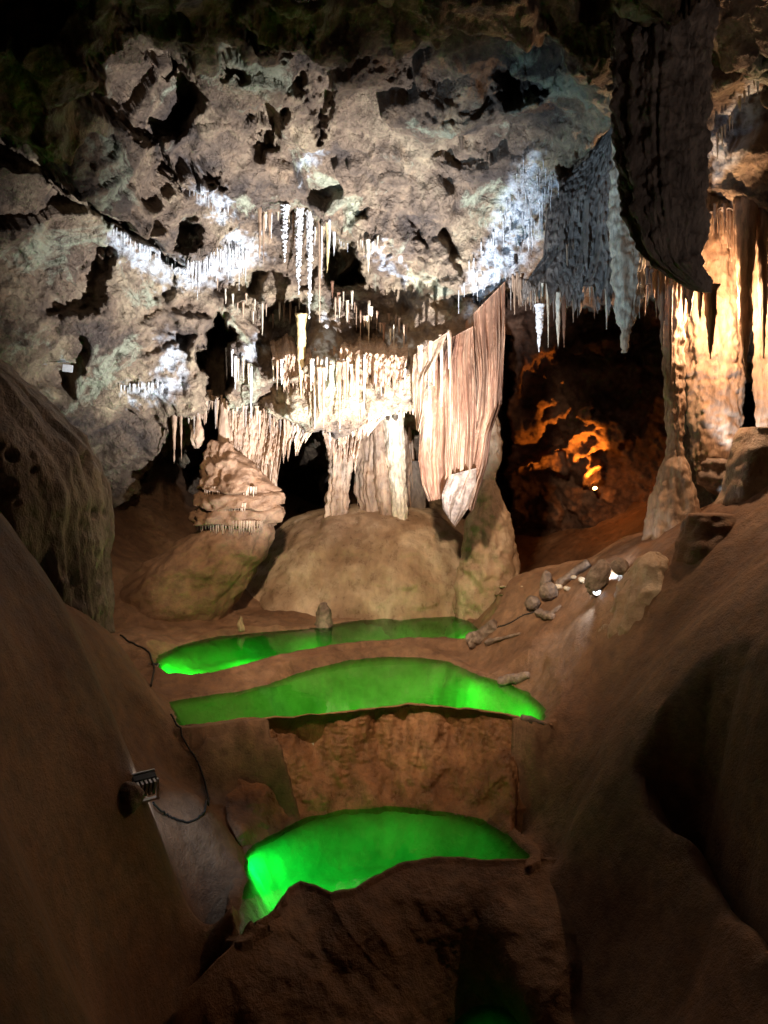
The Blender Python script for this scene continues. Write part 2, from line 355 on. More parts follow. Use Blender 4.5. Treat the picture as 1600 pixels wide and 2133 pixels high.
EDGE = np.array([(-700,150),(0,290),(150,395),(250,455),(388,558),(450,535),(500,462),(560,434),(640,428),(700,472),(760,508),(860,560),(960,612),(1050,585),(1130,440),(1180,380),(1290,240),(1400,60),(1700,-300)], float)
ey = np.interp(Xf + w1 * 0.8, EDGE[:, 0], EDGE[:, 1]); up_ = ey - (Yf + w2 * 0.8)
D += np.where(up_ > 0, -0.50 * np.exp(-np.clip(up_, 0, 999) / 150.0), 0) * sstep(-7, 7, up_) + 0.22 * sstep(7, -7, up_) * np.exp(-np.clip(-up_, 0, 999) / 200.0)
calc = np.zeros_like(Xf)
wf1 = fbm(warp / 14.0, 3, 5) * 10
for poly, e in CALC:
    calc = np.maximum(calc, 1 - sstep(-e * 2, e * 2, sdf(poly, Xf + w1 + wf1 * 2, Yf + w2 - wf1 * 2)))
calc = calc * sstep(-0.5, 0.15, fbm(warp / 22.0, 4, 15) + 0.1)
pos = P(Xf, Yf, D)
N = normals_grid(P(Xf, Yf, D0), nu, nv)
vd = pos / np.linalg.norm(pos, axis=1)[:, None]
N *= np.sign(-(N * vd).sum(1))[:, None]              # towards the room
N = N * 0.55 - vd * 0.6; N /= np.linalg.norm(N, axis=1)[:, None]
f1, f2, fac = cells(pos * 1.5 + fbm(pos * 1.1, 3, 40)[:, None] * 0.5, 1)
g1, g2, gac = cells(pos * 4.2 + fbm(pos * 3.0, 3, 41)[:, None] * 0.4, 2)
h1, h2, hac = cells(pos * 13.0, 3)
blocky = sstep(700, 250, Yf)                          # fractured blocks high up, coral-like growths lower
disp = fac * (0.13 + 0.06 * blocky) + gac * (0.04 + 0.005 * blocky) + fbm(pos * 0.9, 3, 12) * 0.26 + fbm(pos * 4, 4, 20) * 0.05 \
     + ridged(pos * 9, 3, 30) * 0.018 * (1.6 - blocky) + (0.5 - h1) * 0.05 * (1 - 0.6 * blocky)
vr = np.c_[pos[:, 0] * 9, pos[:, 1] * 9, pos[:, 2] * 1.8]
low = sstep(640, 800, Yf) * sstep(300, 400, Xf) * (1 - alc)
disp += fbm(vr, 3, 50) * 0.07 * low
disp *= np.where(alc > 0.5, 1.3, 1)
dg = disp.reshape(nv, nu)
for _ in range(2):
    dg = (dg + 0.5 * (np.roll(dg, 1, 0) + np.roll(dg, -1, 0) + np.roll(dg, 1, 1) + np.roll(dg, -1, 1))) / 3.0
disp = dg.ravel() * 0.6 + disp * 0.4 + perlin(pos * 22, 7) * 0.010 + (0.5 - cells(pos * 8 , 5)[0]) * 0.05 * (1 - 0.7 * blocky)
pos = pos + N * disp[:, None]
DG = D.reshape(nv, nu)
Dfin = ((pos[:, 1] * CO - pos[:, 2] * SI)).reshape(nv, nu)
def depth_at(px, py):
    i = np.clip(np.searchsorted(gy, py) - 1, 0, nv - 2); j = np.clip(np.searchsorted(gx, px) - 1, 0, nu - 2)
    return float(Dfin[i, j])
fc = grid_faces(nu, nv)
fa = alc[fc].mean(1) > 0.6
def sub(fcs, p, at):
    u, inv = np.unique(fcs, return_inverse=True); return p[u], inv.reshape(-1, 4), {k: v[u] for k, v in at.items()}
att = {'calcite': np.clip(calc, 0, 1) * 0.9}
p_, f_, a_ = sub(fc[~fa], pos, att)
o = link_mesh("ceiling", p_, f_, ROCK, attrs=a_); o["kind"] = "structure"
p_, f_, a_ = sub(fc[fa], pos, att)
o = link_mesh("alcove_wall", p_, f_, ALCOVE, attrs=a_); o["kind"] = "structure"; o["label"] = "red brown rock wall of the recess lit by the orange lamp"

# enclosing shell of rock, round the whole chamber and behind the camera
nu2, nv2 = 160, 90
th, ph = np.meshgrid(np.linspace(0, 2 * np.pi, nu2, endpoint=False), np.linspace(0.02, np.pi - 0.02, nv2))
sh = np.c_[(np.cos(th) * np.sin(ph)).ravel() * 9.0, (np.sin(th) * np.sin(ph)).ravel() * 13.5 + 5.5, np.cos(ph).ravel() * 7.0]
sh += (sh - np.array([0, 5.5, 0])) * (fbm(sh * 0.5, 5, 60) * 0.12)[:, None]
o = link_mesh("cave_wall", sh, grid_faces(nu2, nv2, True), ALCOVE); o["kind"] = "structure"

# ------------------------------------------------------------------ THE SETTING: floor and pools
UP = [(322,1385),(330,1365),(380,1342),(450,1326),(560,1316),(640,1310),(720,1296),(800,1286),(860,1277),(940,1279),(980,1295),(1003,1316),(985,1335),(930,1331),(850,1333),(750,1338),(690,1346),(620,1358),(560,1372),(500,1388),(450,1402),(400,1408),(350,1405)]
MID = [(352,1462),(420,1450),(500,1440),(560,1425),(640,1396),(720,1376),(800,1368),(880,1370),(935,1378),(960,1390),(1000,1408),(1045,1420),(1100,1442),(1138,1478),(1135,1503),(1100,1500),(1030,1485),(960,1478),(850,1470),(760,1480),(700,1488),(600,1495),(500,1500),(420,1512),(375,1515)]
LOW = [(510,1780),(540,1745),(640,1703),(700,1688),(800,1675),(860,1678),(920,1690),(1000,1706),(1060,1740),(1105,1785),(1090,1796),(1000,1797),(950,1790),(880,1793),(830,1806),(780,1831),(740,1856),(690,1866),(660,1851),(625,1840),(600,1856),(580,1886),(560,1912),(520,1932),(498,1952),(503,1880),(514,1830)]
TINY = [(930,2140),(980,2100),(1020,2085),(1070,2100),(1110,2140),(1090,2260),(960,2260)]
def to_world(poly, z): return [tuple(P(x, y, dz(y, z))[:2]) for x, y in poly]
POOLS = [("upper", UP, UP_Z, 0.20, 9.0), ("middle", MID, MID_Z, 0.62, 8.0), ("lower", LOW, LOW_Z, 0.40, 6.5), ("tiny", TINY, TINY_Z, 0.2, 5)]
pts = []
def fp(px, py, d=None, z=None):
    if d is None: d = float(dz(py, z))
    q = P(px, py, d); pts.append((q[0], q[1], q[2]))
for name, poly, z, dep, _ in POOLS:
    for x, y in poly[::2]: fp(x, y, z=z + 0.02)
for a in [(0,1150,4.6),(100,1225,5.6),(210,1310,6.8),(0,1400,3.9),(0,1700,3.2),(0,2133,2.6),(200,1500,5.5),(300,1660,5.0),(430,1680,5.95),(400,1800,5.6),(300,2133,4.3),(500,2133,5.0),
          (700,2133,5.55),(1300,2133,4.8),(1600,2133,3.9),(380,1560,6.6),(100,1900,3.6),(450,2000,5.4),(150,1300,5.2),(250,1420,6.3),
          (1000,1400,7.6),(1100,1350,8.0),(1200,1300,7.6),(1300,1200,7.4),(1400,1300,6.5),(1350,1140,7.7),(1500,1150,6.6),(1600,1100,6.3),(1600,1350,5.1),(1500,1400,5.4),(1300,1500,6.0),
          (1200,1700,5.9),(1400,1700,5.2),(1500,1800,4.7),(1600,1900,4.2),(1200,1500,6.7),(1060,1230,9.0),(980,1240,9.6),(1180,1215,8.4),
          (650,1900,5.75),(800,1900,5.85),(1000,1900,5.9),(1150,1800,6.0),(1100,1950,5.7),(900,2000,5.75),(600,2000,5.5),
          (430,1560,6.60),(510,1630,6.61),(565,1688,6.60),(540,1580,6.9),(620,1640,6.85),(400,1640,6.35),(500,1725,6.35),(1128,1560,6.69),(1092,1640,6.69),(1075,1700,6.68),(1050,1580,6.9),(1020,1660,6.85),(1165,1600,6.45),(1125,1690,6.4),
          (250,1140,10.3),(300,1250,9.6),(600,1280,10.25),(520,1280,10.2),(750,1270,10.6),(880,1262,10.8),(450,1262,10.0),(230,1330,8.6),(330,1330,8.5)]:
    fp(*a)
for i in range(9):                                     # lip of the great dam and its foot
    t = i / 8; x = 430 + t * 680; y = np.interp(x, [430, 600, 760, 850, 960, 1030, 1110], [1520, 1503, 1488, 1478, 1486, 1493, 1510])
    fp(x, y, z=MID_Z + 0.01)
wp = [(-3.2,7.0,-2.2),(-3.5,9,-2.0),(-3.5,12,-1.0),(0,12,-2.2),(0.5,11.2,-2.35),(1.2,11.0,-2.4),(2.4,12.5,-2.7),(2.2,10.5,-2.4),(4.5,12,-1.2),(0,14,-2.0),(-4.5,5,0.5),(-4.5,2,1.2),(4.6,5,0.2),(5,8,0.2),(0,0,-1.9),(-2,0,-1.6),(2,0,-1.6),(0,2.5,-2.9),(0,4,-4.0),(-1,3,-2.9),(1.2,3,-2.9),(4,0,-0.5),(-4,-1,-0.5),(0,-3,-1.7),(3,-3,-1),(-3,-3,-1),(-5,9,0),(-5,13,0.5),(6,13,0)]
pts += wp
pts = np.array(pts)
fx = np.r_[np.arange(-6, -3.2, 0.1), np.arange(-3.2, 3.6, 0.0165), np.arange(3.6, 6.5, 0.1)]
fy = np.r_[np.arange(-4, 2.4, 0.1), np.arange(2.4, 10.6, 0.0175), np.arange(10.6, 15.5, 0.1)]
FX, FY = np.meshgrid(fx, fy); X, Y = FX.ravel(), FY.ravel()
Z = tps(pts[:, :2], pts[:, 2], np.c_[X, Y], 2e-5)
flat = np.c_[X, Y, np.zeros_like(X)]
Z += fbm(flat * 0.9, 4, 70) * 0.09 + fbm(flat * 5, 3, 75) * 0.012
# black hollow on the right, beside the path
HOL = [tuple(P(x, y, d)[:2]) for x, y, d in [(1350,1480,5.6),(1400,1425,5.6),(1480,1400,5.5),(1535,1425,5.3),(1570,1500,5.0),(1640,1700,4.5),(1700,1900,4.1),(1610,1900,4.15),(1500,1775,4.7),(1390,1600,5.3)]]
s = sdf(HOL, X + fbm(flat * 2, 2, 80) * 0.05, Y + fbm(flat * 2, 2, 83) * 0.05)
Z -= 2.2 * (1 - sstep(-0.55, 0.12, s))
calcf = np.zeros_like(X); bedm = np.zeros_like(X); umber = np.zeros_like(X)
for name, poly, z, dep, _ in POOLS:
    wpoly = to_world(poly, z)
    s = sdf(wpoly, X + fbm(flat * 8, 3, 90) * 0.02, Y + fbm(flat * 8, 3, 93) * 0.02)
    lip = z + 0.015 + np.clip(s, 0, 1) * 0.25                          # shore always just above the water
    Z = np.where((s > 0) & (s < 0.10), np.maximum(Z, z + np.minimum(s * 1.1, 0.022)), Z)
    if name != 'tiny': Z = np.where(s > 0, np.minimum(Z, z + np.minimum(s * 1.1, 0.025) + np.clip(s - 0.02, 0, 9) * (5.0 if name == 'lower' else 0.7) + 3 * np.clip(s, 0, 9) ** 2), Z)
    bed = z - np.minimum(0.02, -s * 1.1) - dep * sstep(0, 0.28, -s) + fbm(flat * 3.0, 4, 95) * 0.03 * sstep(0, 0.2, -s)
    Z = np.where(s <= 0, np.minimum(bed, z - np.minimum(0.015, -s * 1.1)), Z)
    bedm = np.maximum(bedm, 1 - sstep(-0.06, 0.01, s))
# the floor drops away under the two great dams, which are bodies of their own further down
def line_w(pts_px, z): return [tuple(P(x, y, dz(y, z))[:2]) for x, y in pts_px]
LIP1 = [(385,1517),(430,1511),(500,1502),(600,1497),(700,1489),(760,1481),(850,1471),(900,1474),(960,1479),(1030,1487),(1100,1502),(1150,1512)]
FOOT1 = [(395,1830),(470,1790),(530,1755),(600,1722),(640,1704),(700,1688),(760,1680),(800,1675),(860,1678),(920,1690),(970,1700),(1010,1710),(1060,1738),(1090,1770),(1130,1830)]
LIP2 = [(380,2080),(470,1990),(500,1955),(522,1934),(560,1914),(582,1887),(600,1858),(625,1842),(660,1852),(690,1867),(740,1857),(780,1832),(830,1807),(880,1794),(950,1791),(1000,1798),(1090,1797),(1150,1792),(1230,1815),(1330,1870)]
FOOT2 = [(300,2320),(420,2330),(540,2330),(640,2330),(740,2320),(820,2290),(880,2230),(930,2140),(975,2098),(1015,2084),(1060,2095),(1095,2140),(1150,2230),(1220,2290),(1320,2320),(1420,2330)]
reg1 = [(a, b + 0.15) for a, b in line_w([(490,1503)] + LIP1[3:-1], MID_Z)] + line_w([(x, y + 4) for x, y in FOOT1[4:-3]], LOW_Z)[::-1]
s1 = sdf(reg1, X + fbm(flat * 4, 3, 85) * 0.05, Y); m1 = (s1 < 0) & (sdf(to_world(LOW, LOW_Z), X, Y) > 0); bedm[m1] = 0; Z = np.where((s1 < 0.0) & (sdf(to_world(LOW, LOW_Z), X, Y) > 0), np.minimum(Z, LOW_Z - 0.25), Z)
reg2 = [(a, b + 0.05) for a, b in line_w(LIP2[2:-3], LOW_Z)] + [(1.15, 5.1), (0.6, 4.8), (-0.4, 4.9)]
s2 = sdf(reg2, X + fbm(flat * 2.5, 3, 86) * 0.15, Y + fbm(flat * 2.5, 3, 87) * 0.03); Z = np.where((s2 < -0.0) & (sdf(to_world(TINY, TINY_Z), X, Y) > 0), np.minimum(Z, TINY_Z - 0.05 + 2.6 * np.clip(s2 + 0.35, 0, 1)), Z)
fpos = np.c_[X, Y, Z]
fn = grid_faces(len(fx), len(fy))
o = link_mesh("cave_floor", fpos, fn, MUD, attrs={'bed': bedm}); o["kind"] = "structure"
ZF = Z.reshape(len(fy), len(fx))
def floor_z(x, y):
    i = int(np.clip(np.searchsorted(fy, y) - 1, 0, len(fy) - 2)); j = int(np.clip(np.searchsorted(fx, x) - 1, 0, len(fx) - 2)); return float(ZF[i, j])
def on_floor(px, py, d0=4.0, d1=13.0):
    """first point where the ray of a pixel meets the floor"""
    for d in np.arange(d0, d1, 0.01):
        q = P(px, py, d)
        if q[2] <= floor_z(q[0], q[1]): return q, d
    return P(px, py, d1), d1
import bmesh
for name, poly, z, dep, _ in POOLS:
    w = np.array(to_world(poly, z)); c = w.mean(0); w = c + (w - c) * 1.012
    bm = bmesh.new(); vs = [bm.verts.new((float(a), float(b), z)) for a, b in w]; bm.faces.new(vs)
    bmesh.ops.triangulate(bm, faces=bm.faces[:]); bmesh.ops.recalc_face_normals(bm, faces=bm.faces[:])
    if bm.faces[0].normal.z < 0: bmesh.ops.reverse_faces(bm, faces=bm.faces[:])
    me = bpy.data.meshes.new("water"); bm.to_mesh(me); bm.free(); me.materials.append(WATER)
    o = bpy.data.objects.new("water", me); C.objects.link(o); o["kind"] = "structure"
    o["label"] = {"upper": "long narrow green lit pool at the back", "middle": "broad green lit pool above the rusty dam", "lower": "green lit pool below the rusty dam", "tiny": "dim green pool at the very bottom"}[name]

# ------------------------------------------------------------------ formation builders
def smooth_rows(rows, n, sharp=False):
    r = np.array(rows, float); t = np.linspace(0, 1, n); k = np.linspace(0, 1, len(r))
    k = (r[:, 0] - r[0, 0]) / (r[-1, 0] - r[0, 0])
    tt = k[0] + t * (k[-1] - k[0])
    out = np.stack([np.interp(tt, k, r[:, c]) for c in range(r.shape[1])], 1)
    if sharp: return out
    ker = np.array([1, 2, 3, 2, 1.]) / 9; pad = np.pad(out, ((2, 2), (0, 0)), 'edge')
    for c in range(1, out.shape[1]): out[:, c] = np.convolve(pad[:, c], ker, 'valid')
    return out
def spindle(name, rows, d, material, label=None, cat=None, group=None, parent=None, ry=1.0, n=64, nr=None, flute=0.0, nf=9, lump=0.0, lf=6.0, fine=0.0, seed=0, tw=0.0, origin_bottom=True, sharp=False, d2=None, pits=None, warpz=0.0):
    """solid of revolution-like body from its left and right outline in the photograph at distance d (d2 at the last row)"""
    span = abs(rows[-1][0] - rows[0][0]) 
    nr = nr or int(np.clip(span / 3.5, 8, 160))
    R = smooth_rows(rows, nr, sharp); t = np.linspace(0, 1, nr)
    dd = d + (0 if d2 is None else (d2 - d)) * t
    cx = (R[:, 1] + R[:, 2]) / 2; hw = np.maximum((R[:, 2] - R[:, 1]) / 2, 0.2)
    ctr = P(cx, R[:, 0], dd); rad = hw / F * dd
    th = np.linspace(0, 2 * np.pi, n, endpoint=False)
    cs, sn = np.cos(th), np.sin(th)
    q = np.stack([np.broadcast_to(cs, (nr, n)), np.broadcast_to(sn, (nr, n)), np.repeat(t[:, None], n, 1)], -1).reshape(-1, 3)
    k = np.ones(nr * n)
    if flute:
        a = np.c_[q[:, 0] * nf / 3, q[:, 1] * nf / 3, q[:, 2] * 1.2 + seed * 7.3]
        v = perlin(a, seed % 20); k += flute * (np.abs(v) * 2.2 - 0.45 + 0.5 * perlin(a * 2.1, seed % 17))
    pos = np.repeat(ctr, n, 0).reshape(nr, n, 3) + np.stack([rad[:, None] * cs, rad[:, None] * ry * sn, np.zeros((nr, n))], -1) * k.reshape(nr, n)[..., None]
    pos = pos.reshape(-1, 3)
    out = pos - np.repeat(ctr, n, 0); ln = np.linalg.norm(out, axis=1)[:, None] + 1e-9
    if lump: pos = pos + out / ln * (fbm(pos * lf, 3, seed % 13) * lump)[:, None]
    if fine: 
        a1, a2, a3 = cells(pos * 16, seed % 9); pos = pos + out / ln * ((0.5 - a1) * fine)[:, None]
    if warpz:
        pos[:, 2] += warpz * perlin(np.c_[q[:, 0] * 1.3, q[:, 1] * 1.3, np.full(len(q), seed * 1.7)], 3)
    if pits:
        a1, a2, a3 = cells(pos * np.array([7, 7, 4.5]) + 3, 5); tt = q[:, 2]
        mk = sstep(pits[0], pits[0] + .08, tt) * sstep(pits[1], pits[1] - .12, tt) * sstep(0.0, 0.25, fbm(pos * 1.5, 2, 8) + 0.15)
        pos = pos - out / ln * (pits[2] * mk * sstep(0.42, 0.2, a1))[:, None]
        gz = perlin(pos * np.array([9, 9, 0.7]), 6); mk2 = sstep(0.62, 0.78, tt)
        pos = pos + out / ln * (0.10 * mk2 * (0.35 - 1.6 * np.abs(gz)))[:, None]
    pos = np.vstack([pos, ctr[0:1], ctr[-1:]])
    fcs = grid_faces(n, nr, True)
    a = np.arange(n); b = (a + 1) % n
    tris = np.vstack([np.stack([b, a, np.full(n, nr * n)], 1), np.stack([a + (nr - 1) * n, b + (nr - 1) * n, np.full(n, nr * n + 1)], 1)])
    org = ctr[-1] if rows[-1][0] > rows[0][0] else ctr[0]
    if parent is not None: org = None
    o = link_mesh(name, pos, fcs[:, ::-1], material, parent, org, tris[:, ::-1])
    if label: tag(o, label, cat, group)
    return o
def curtain(name, left, right, d0, d1, material, label=None, cat=None, group=None, parent=None, folds=8, amp=0.05, teeth=0, toothlen=0.0, thick=0.03, nu=90, nv=90, seed=0, fine=0.006, belly=0.0, root=0.0, wob=0.0):
    """hanging sheet between two outlines [(px,py)...] listed top to bottom; d0/d1 distance at left/right"""
    Lr = np.array(left, float); Rr = np.array(right, float); t = np.linspace(0, 1, nv)
    def along(A):
        s = np.r_[0, np.cumsum(np.hypot(*np.diff(A, axis=0).T))]; s /= s[-1]
        return np.stack([np.interp(t, s, A[:, 0]), np.interp(t, s, A[:, 1])], 1)
    Lc, Rc = along(Lr), along(Rr); u = np.linspace(0, 1, nu)
    px = Lc[:, None, 0] * (1 - u) + Rc[:, None, 0] * u; py = Lc[:, None, 1] * (1 - u) + Rc[:, None, 1] * u
    rs = np.random.default_rng(seed + 100)
    uu = u + 0.06 * np.sin(u * 7 + seed)
    if wob:
        wn = fbm(np.c_[u * 5, u * 0 + seed, u * 0], 3, 2) * wob; py = py + wn[None, :] * (1 - 0.4 * t[:, None])
    if teeth:
        e = np.zeros(nu)
        for k in range(teeth):
            c = rs.random(); wdt = rs.uniform(0.35, 0.9) / teeth; hgt = rs.uniform(0.3, 1.0)
            e = np.maximum(e, hgt * np.clip(1 - np.abs(u - c) / wdt, 0, 1))
        py = py + (e * toothlen)[None, :] * (t[:, None] ** 3)
        thk = 1.0
    T, U = np.meshgrid(t, uu, indexing='ij')
    a = np.c_[(U * folds).ravel(), (T * 0.9).ravel(), np.full(U.size, seed * 3.7)]
    v = (1 - 2.2 * np.abs(perlin(a, seed % 11))) * 0.6 + perlin(a * [2.3, 1.5, 1], (seed + 4) % 11) * 0.5
    vv = perlin(np.c_[(U * folds * 3.1).ravel(), (T * 2.5).ravel(), np.full(U.size, seed * 1.3)], 5)
    am = 0.75 + 0.9 * perlin(np.c_[(U * folds * 0.45).ravel(), (T * 1.6).ravel(), np.full(U.size, seed * 2.1)], 6)
    v = v * np.clip(am, 0.15, 2) + 0.16 * vv
    fd = (v * amp).reshape(T.shape) * np.clip(T * 3 + 0.25, 0, 1)
    dd = (d0 + (d1 - d0) * U) - fd - belly * np.sin(np.pi * np.clip(U, 0, 1)) + root * np.clip(1 - T * 2.2, 0, 1)
    posF = P(px, py, dd).reshape(-1, 3)
    if fine:
        a1, _, _ = cells(posF * np.array([30, 30, 14.0]), seed % 7)
        posF[:, 1] -= (0.5 - a1) * fine * 2
    edge = (np.minimum(1, np.minimum(U, 1 - U) * 14) * np.minimum(1, (1 - T) * 10 + 0.08)).ravel()
    posB = posF.copy(); posB[:, 1] += thick * (0.15 + edge)
    fF = grid_faces(nu, nv); n = nu * nv
    ring = np.r_[np.arange(nu), np.arange(1, nv) * nu + nu - 1, np.arange(nu - 2, -1, -1) + (nv - 1) * nu, np.arange(nv - 2, 0, -1) * nu]
    r2 = np.roll(ring, -1)
    side = np.stack([ring, ring + n, r2 + n, r2], 1)
    org = posF[nu // 2]
    o = link_mesh(name, np.vstack([posF, posB]), np.vstack([fF[:, ::-1], fF + n, side]), material, parent, None if parent is not None else org)
    if label: tag(o, label, cat, group)
    return o
def stal(px, y0, y1, w, material, label, group=None, d=None, seed=0, crust=0.0, tipx=0.0, cat="stalactite", name="stalactite", shape=0.8, off=0.06, bulb=0.0):
    """one stalactite hanging from row y0 to row y1, w px wide at its root"""
    rs = np.random.default_rng(int(seed) + 1)
    if d is None: d = min(depth_at(px, y0), *[depth_at(px, y0 + (y1 - y0) * f) for f in (.2, .4, .6, .8)]) - off
    k = np.array([0, .08, .2, .35, .5, .65, .8, .92, 1.0])
    prof = (1 - k ** (1.2 + shape)) * (1 + rs.normal(0, 0.10, 9)); prof[0] *= 1.5; prof[-1] = 0.06
    if bulb: prof = prof * 0.45; prof[5:8] += bulb
    wob = np.cumsum(rs.normal(0, 0.05, 9)) * w * 0.5
    rows = [(y0 - 6 + (y1 - y0 + 6) * kk, px + tipx * kk + ww - w / 2 * p, px + tipx * kk + ww + w / 2 * p) for kk, p, ww in zip(k, np.maximum(prof, 0.06), wob)]
    thin = w < 6
    return spindle(name, rows, d, material, label, cat, group, n=8 if thin else (28 if w > 11 else 14), nr=10 if thin else (70 if crust else 36), flute=0 if thin else 0.12, nf=6,
                   lump=0 if thin else (w / F * d * 0.10 if not crust else crust * 0.9), lf=14 if not crust else 34, fine=crust * 0.5, seed=seed)

# ------------------------------------------------------------------ LARGE FORMATIONS
def child(root, name, *a, **k):
    """a part of a formation, in the root's frame"""
    k['parent'] = None; o = spindle(name, *a, **k); o.parent = root; o.location = o.location - root.location; return o
def child_c(root, name, *a, **k):
    o = curtain(name, *a, **k); o.parent = root; o.location = o.location - root.location; return o

# huge dark pendant, top right, close to the camera
pen = spindle("hanging_pendant", [(-260,1210,1560),(-60,1275,1500),(0,1296,1482),(120,1291,1474),(250,1284,1470),(330,1290,1466),(400,1301,1465),(450,1307,1470),(500,1327,1466),(535,1345,1455),(560,1368,1458),(580,1398,1470),(600,1432,1482),(609,1466,1484)],
      5.6, GREY, "huge dark pendant of dripstone hanging from the roof, largest formation in the upper right", "pendant", ry=0.7, n=260, flute=0.15, nf=13, lump=0.05, lf=5, fine=0.035, seed=3, nr=220)
# white pendant behind it
wp_ = spindle("hanging_pendant", [(240,1285,1330),(300,1280,1325),(400,1272,1330),(480,1270,1340),(560,1277,1343),(620,1284,1337),(660,1290,1326),(690,1294,1314),(715,1296,1306),(735,1298,1303)],
      7.2, CREAM, "long pale pendant with a thin tip, just left of the huge dark pendant", "pendant", ry=0.8, n=72, flute=0.16, nf=8, lump=0.03, lf=9, fine=0.02, seed=5)
# webby dark mass left of the white pendant
curtain("dripstone_mass", [(1275,250),(1200,345),(1145,400),(1135,520),(1085,585)], [(1292,250),(1300,400),(1295,520),(1280,600)], 8.2, 7.5, GREY,
        "dark netted mass of dripstone between the blue white crust and the pale pendant", "dripstone", folds=7, amp=0.10, teeth=16, toothlen=70, thick=0.10, nu=110, nv=110, seed=21, fine=0.03)
# the three right hand columns
col1 = spindle("column", [(560,1368,1432),(620,1370,1428),(690,1376,1424),(760,1382,1422),(830,1384,1424),(880,1386,1424),(920,1392,1422),(945,1392,1424),(970,1380,1430),(1000,1372,1440),(1050,1362,1455),(1100,1354,1470),(1150,1340,1500)],
      7.9, TAN, "slim brown column with a flaring foot, left of the brightly lit column", "column", ry=0.9, n=72, flute=0.16, nf=6, lump=0.03, lf=7, fine=0.014, seed=8)
col2 = spindle("column", [(380,1440,1560),(450,1430,1548),(560,1420,1545),(650,1416,1545),(760,1424,1544),(860,1432,1543),(930,1440,1540),(960,1446,1534),(990,1452,1524),(1010,1450,1520)],
      8.5, TAN, "thick glowing orange and white column lit by the warm lamp beside it", "column", ry=0.8, n=110, flute=0.08, nf=7, lump=0.03, lf=6, fine=0.030, seed=9)
col3 = spindle("column", [(380,1570,1680),(600,1572,1672),(720,1578,1668),(850,1582,1664),(905,1588,1660),(1000,1570,1690)],
      8.1, TAN, "column cut off by the right edge of the picture", "column", ry=0.9, n=64, flute=0.14, nf=7, lump=0.03, lf=7, fine=0.012, seed=10)
# drapery curtains in the middle
G_DR = "drapery curtains in the middle of the chamber"
curtain("drapery", [(968,672),(975,720),(985,800),(975,900),(955,1000),(925,1050)], [(1052,586),(1052,700),(1045,840),(1024,895),(1016,960),(1000,1010),(988,1052)], 9.6, 9.1, PINK,
        "tallest drapery curtain with long folds and a straight red brown right edge", "drapery", G_DR, folds=7, amp=0.26, thick=0.05, nu=130, nv=150, seed=31, teeth=3, toothlen=20)
curtain("drapery", [(905,722),(880,770),(876,880),(872,960),(880,1010),(893,1045)], [(985,680),(990,800),(992,900),(985,980),(960,1030)], 9.7, 9.3, PINK,
        "middle drapery curtain with deep brown grooves, left of the tallest one", "drapery", G_DR, folds=7, amp=0.30, thick=0.05, nu=130, nv=150, seed=33, teeth=4, toothlen=18)
curtain("drapery", [(862,740),(858,790),(862,850),(868,895)], [(935,690),(915,735),(890,775),(884,850),(872,900)], 9.3, 9.1, TAN,
        "narrow pale drapery curtain whose edge sweeps down to a curved tip", "drapery", G_DR, folds=3, amp=0.07, thick=0.03, nu=60, nv=90, seed=35)
curtain("drapery", [(935,990),(920,1030),(922,1060),(935,1080)], [(992,975),(990,1020),(975,1060),(948,1098)], 9.35, 9.2, STONE,
        "grey leaf shaped slab at the foot of the drapery curtains", "drapery", G_DR, folds=3, amp=0.05, thick=0.06, nu=60, nv=60, seed=37)
# dams
def dam(lip, zl, foot, zf, material, label, rows=90, cols=260, hollow=0.12, rough=0.03, seed=0, ends=0.5, nz=1.0):
    A = np.array(lip, float); B = np.array(foot, float)
    def along(Q, n):
        t_ = np.linspace(0, 1, len(Q)); u_ = np.linspace(0, 1, n); return np.stack([np.interp(u_, t_, Q[:, 0]), np.interp(u_, t_, Q[:, 1])], 1)
    a = along(A, cols); b = along(B, cols)
    Wl = P(a[:, 0], a[:, 1], dz(a[:, 1], zl)); Wf = P(b[:, 0], b[:, 1], dz(b[:, 1], zf))
    Wf = Wf + [0, -0.035, -0.02]
    t = np.linspace(0, 1, rows)[:, None, None]
    body = Wl[None] * (1 - t) + Wf[None] * t
    body[..., 1] += (np.sin(np.pi * t[..., 0] ** 0.6) * hollow)
    uu = np.linspace(0, 1, cols)[None]; body[..., 1] += ends * np.minimum(1, t[..., 0] * 3) * (0.15 * sstep(0.10, 0, uu) + sstep(0.84, 1.03, uu))
    lipn = fbm(Wl * 6, 3, seed) * 0.012
    inner = np.stack([Wl + [0, 0.24, -0.55], Wl + [0, 0.07, -0.05], Wl + [0, 0.03, 0.012], Wl + [0, 0.005, 0.024], Wl + [0, -0.015, 0.016]], 0)
    inner[2:, :, 2] += lipn[None]
    foot_ = np.stack([Wf + [0, 0, -0.25]], 0)
    pos = np.concatenate([inner, body[1:], foot_], 0); nr = len(pos)
    p = pos.reshape(-1, 3)
    w = np.r_[np.zeros(4), [0.3], np.minimum(1, np.linspace(0, 4, nr - 5) + .35)]; w[-14:] *= np.linspace(1, .1, 14); w = np.repeat(w, cols) * nz
    q = p * np.array([1.6, 1.6, 0.5])
    dsp = fbm(q * 1.3, 3, seed) * 0.16 + fbm(p * np.array([5, 5, 1.2]), 3, seed + 2) * 0.05
    c1, _, _ = cells(p * np.array([16, 16, 30]), seed); dsp = dsp + (0.5 - c1) * rough
    p = p + np.array([0, -1, 0.25]) * (dsp * w)[:, None]
    o = link_mesh("rimstone_dam", p, grid_faces(cols, nr), material, None, p[cols // 2]); tag(o, label, "dam", None); return o
dam(LIP1, MID_Z, FOOT1, LOW_Z, RUST, "tall rusty rimstone dam between the middle and the lower pool", seed=3, ends=0.9, hollow=0.16, rough=0.022)
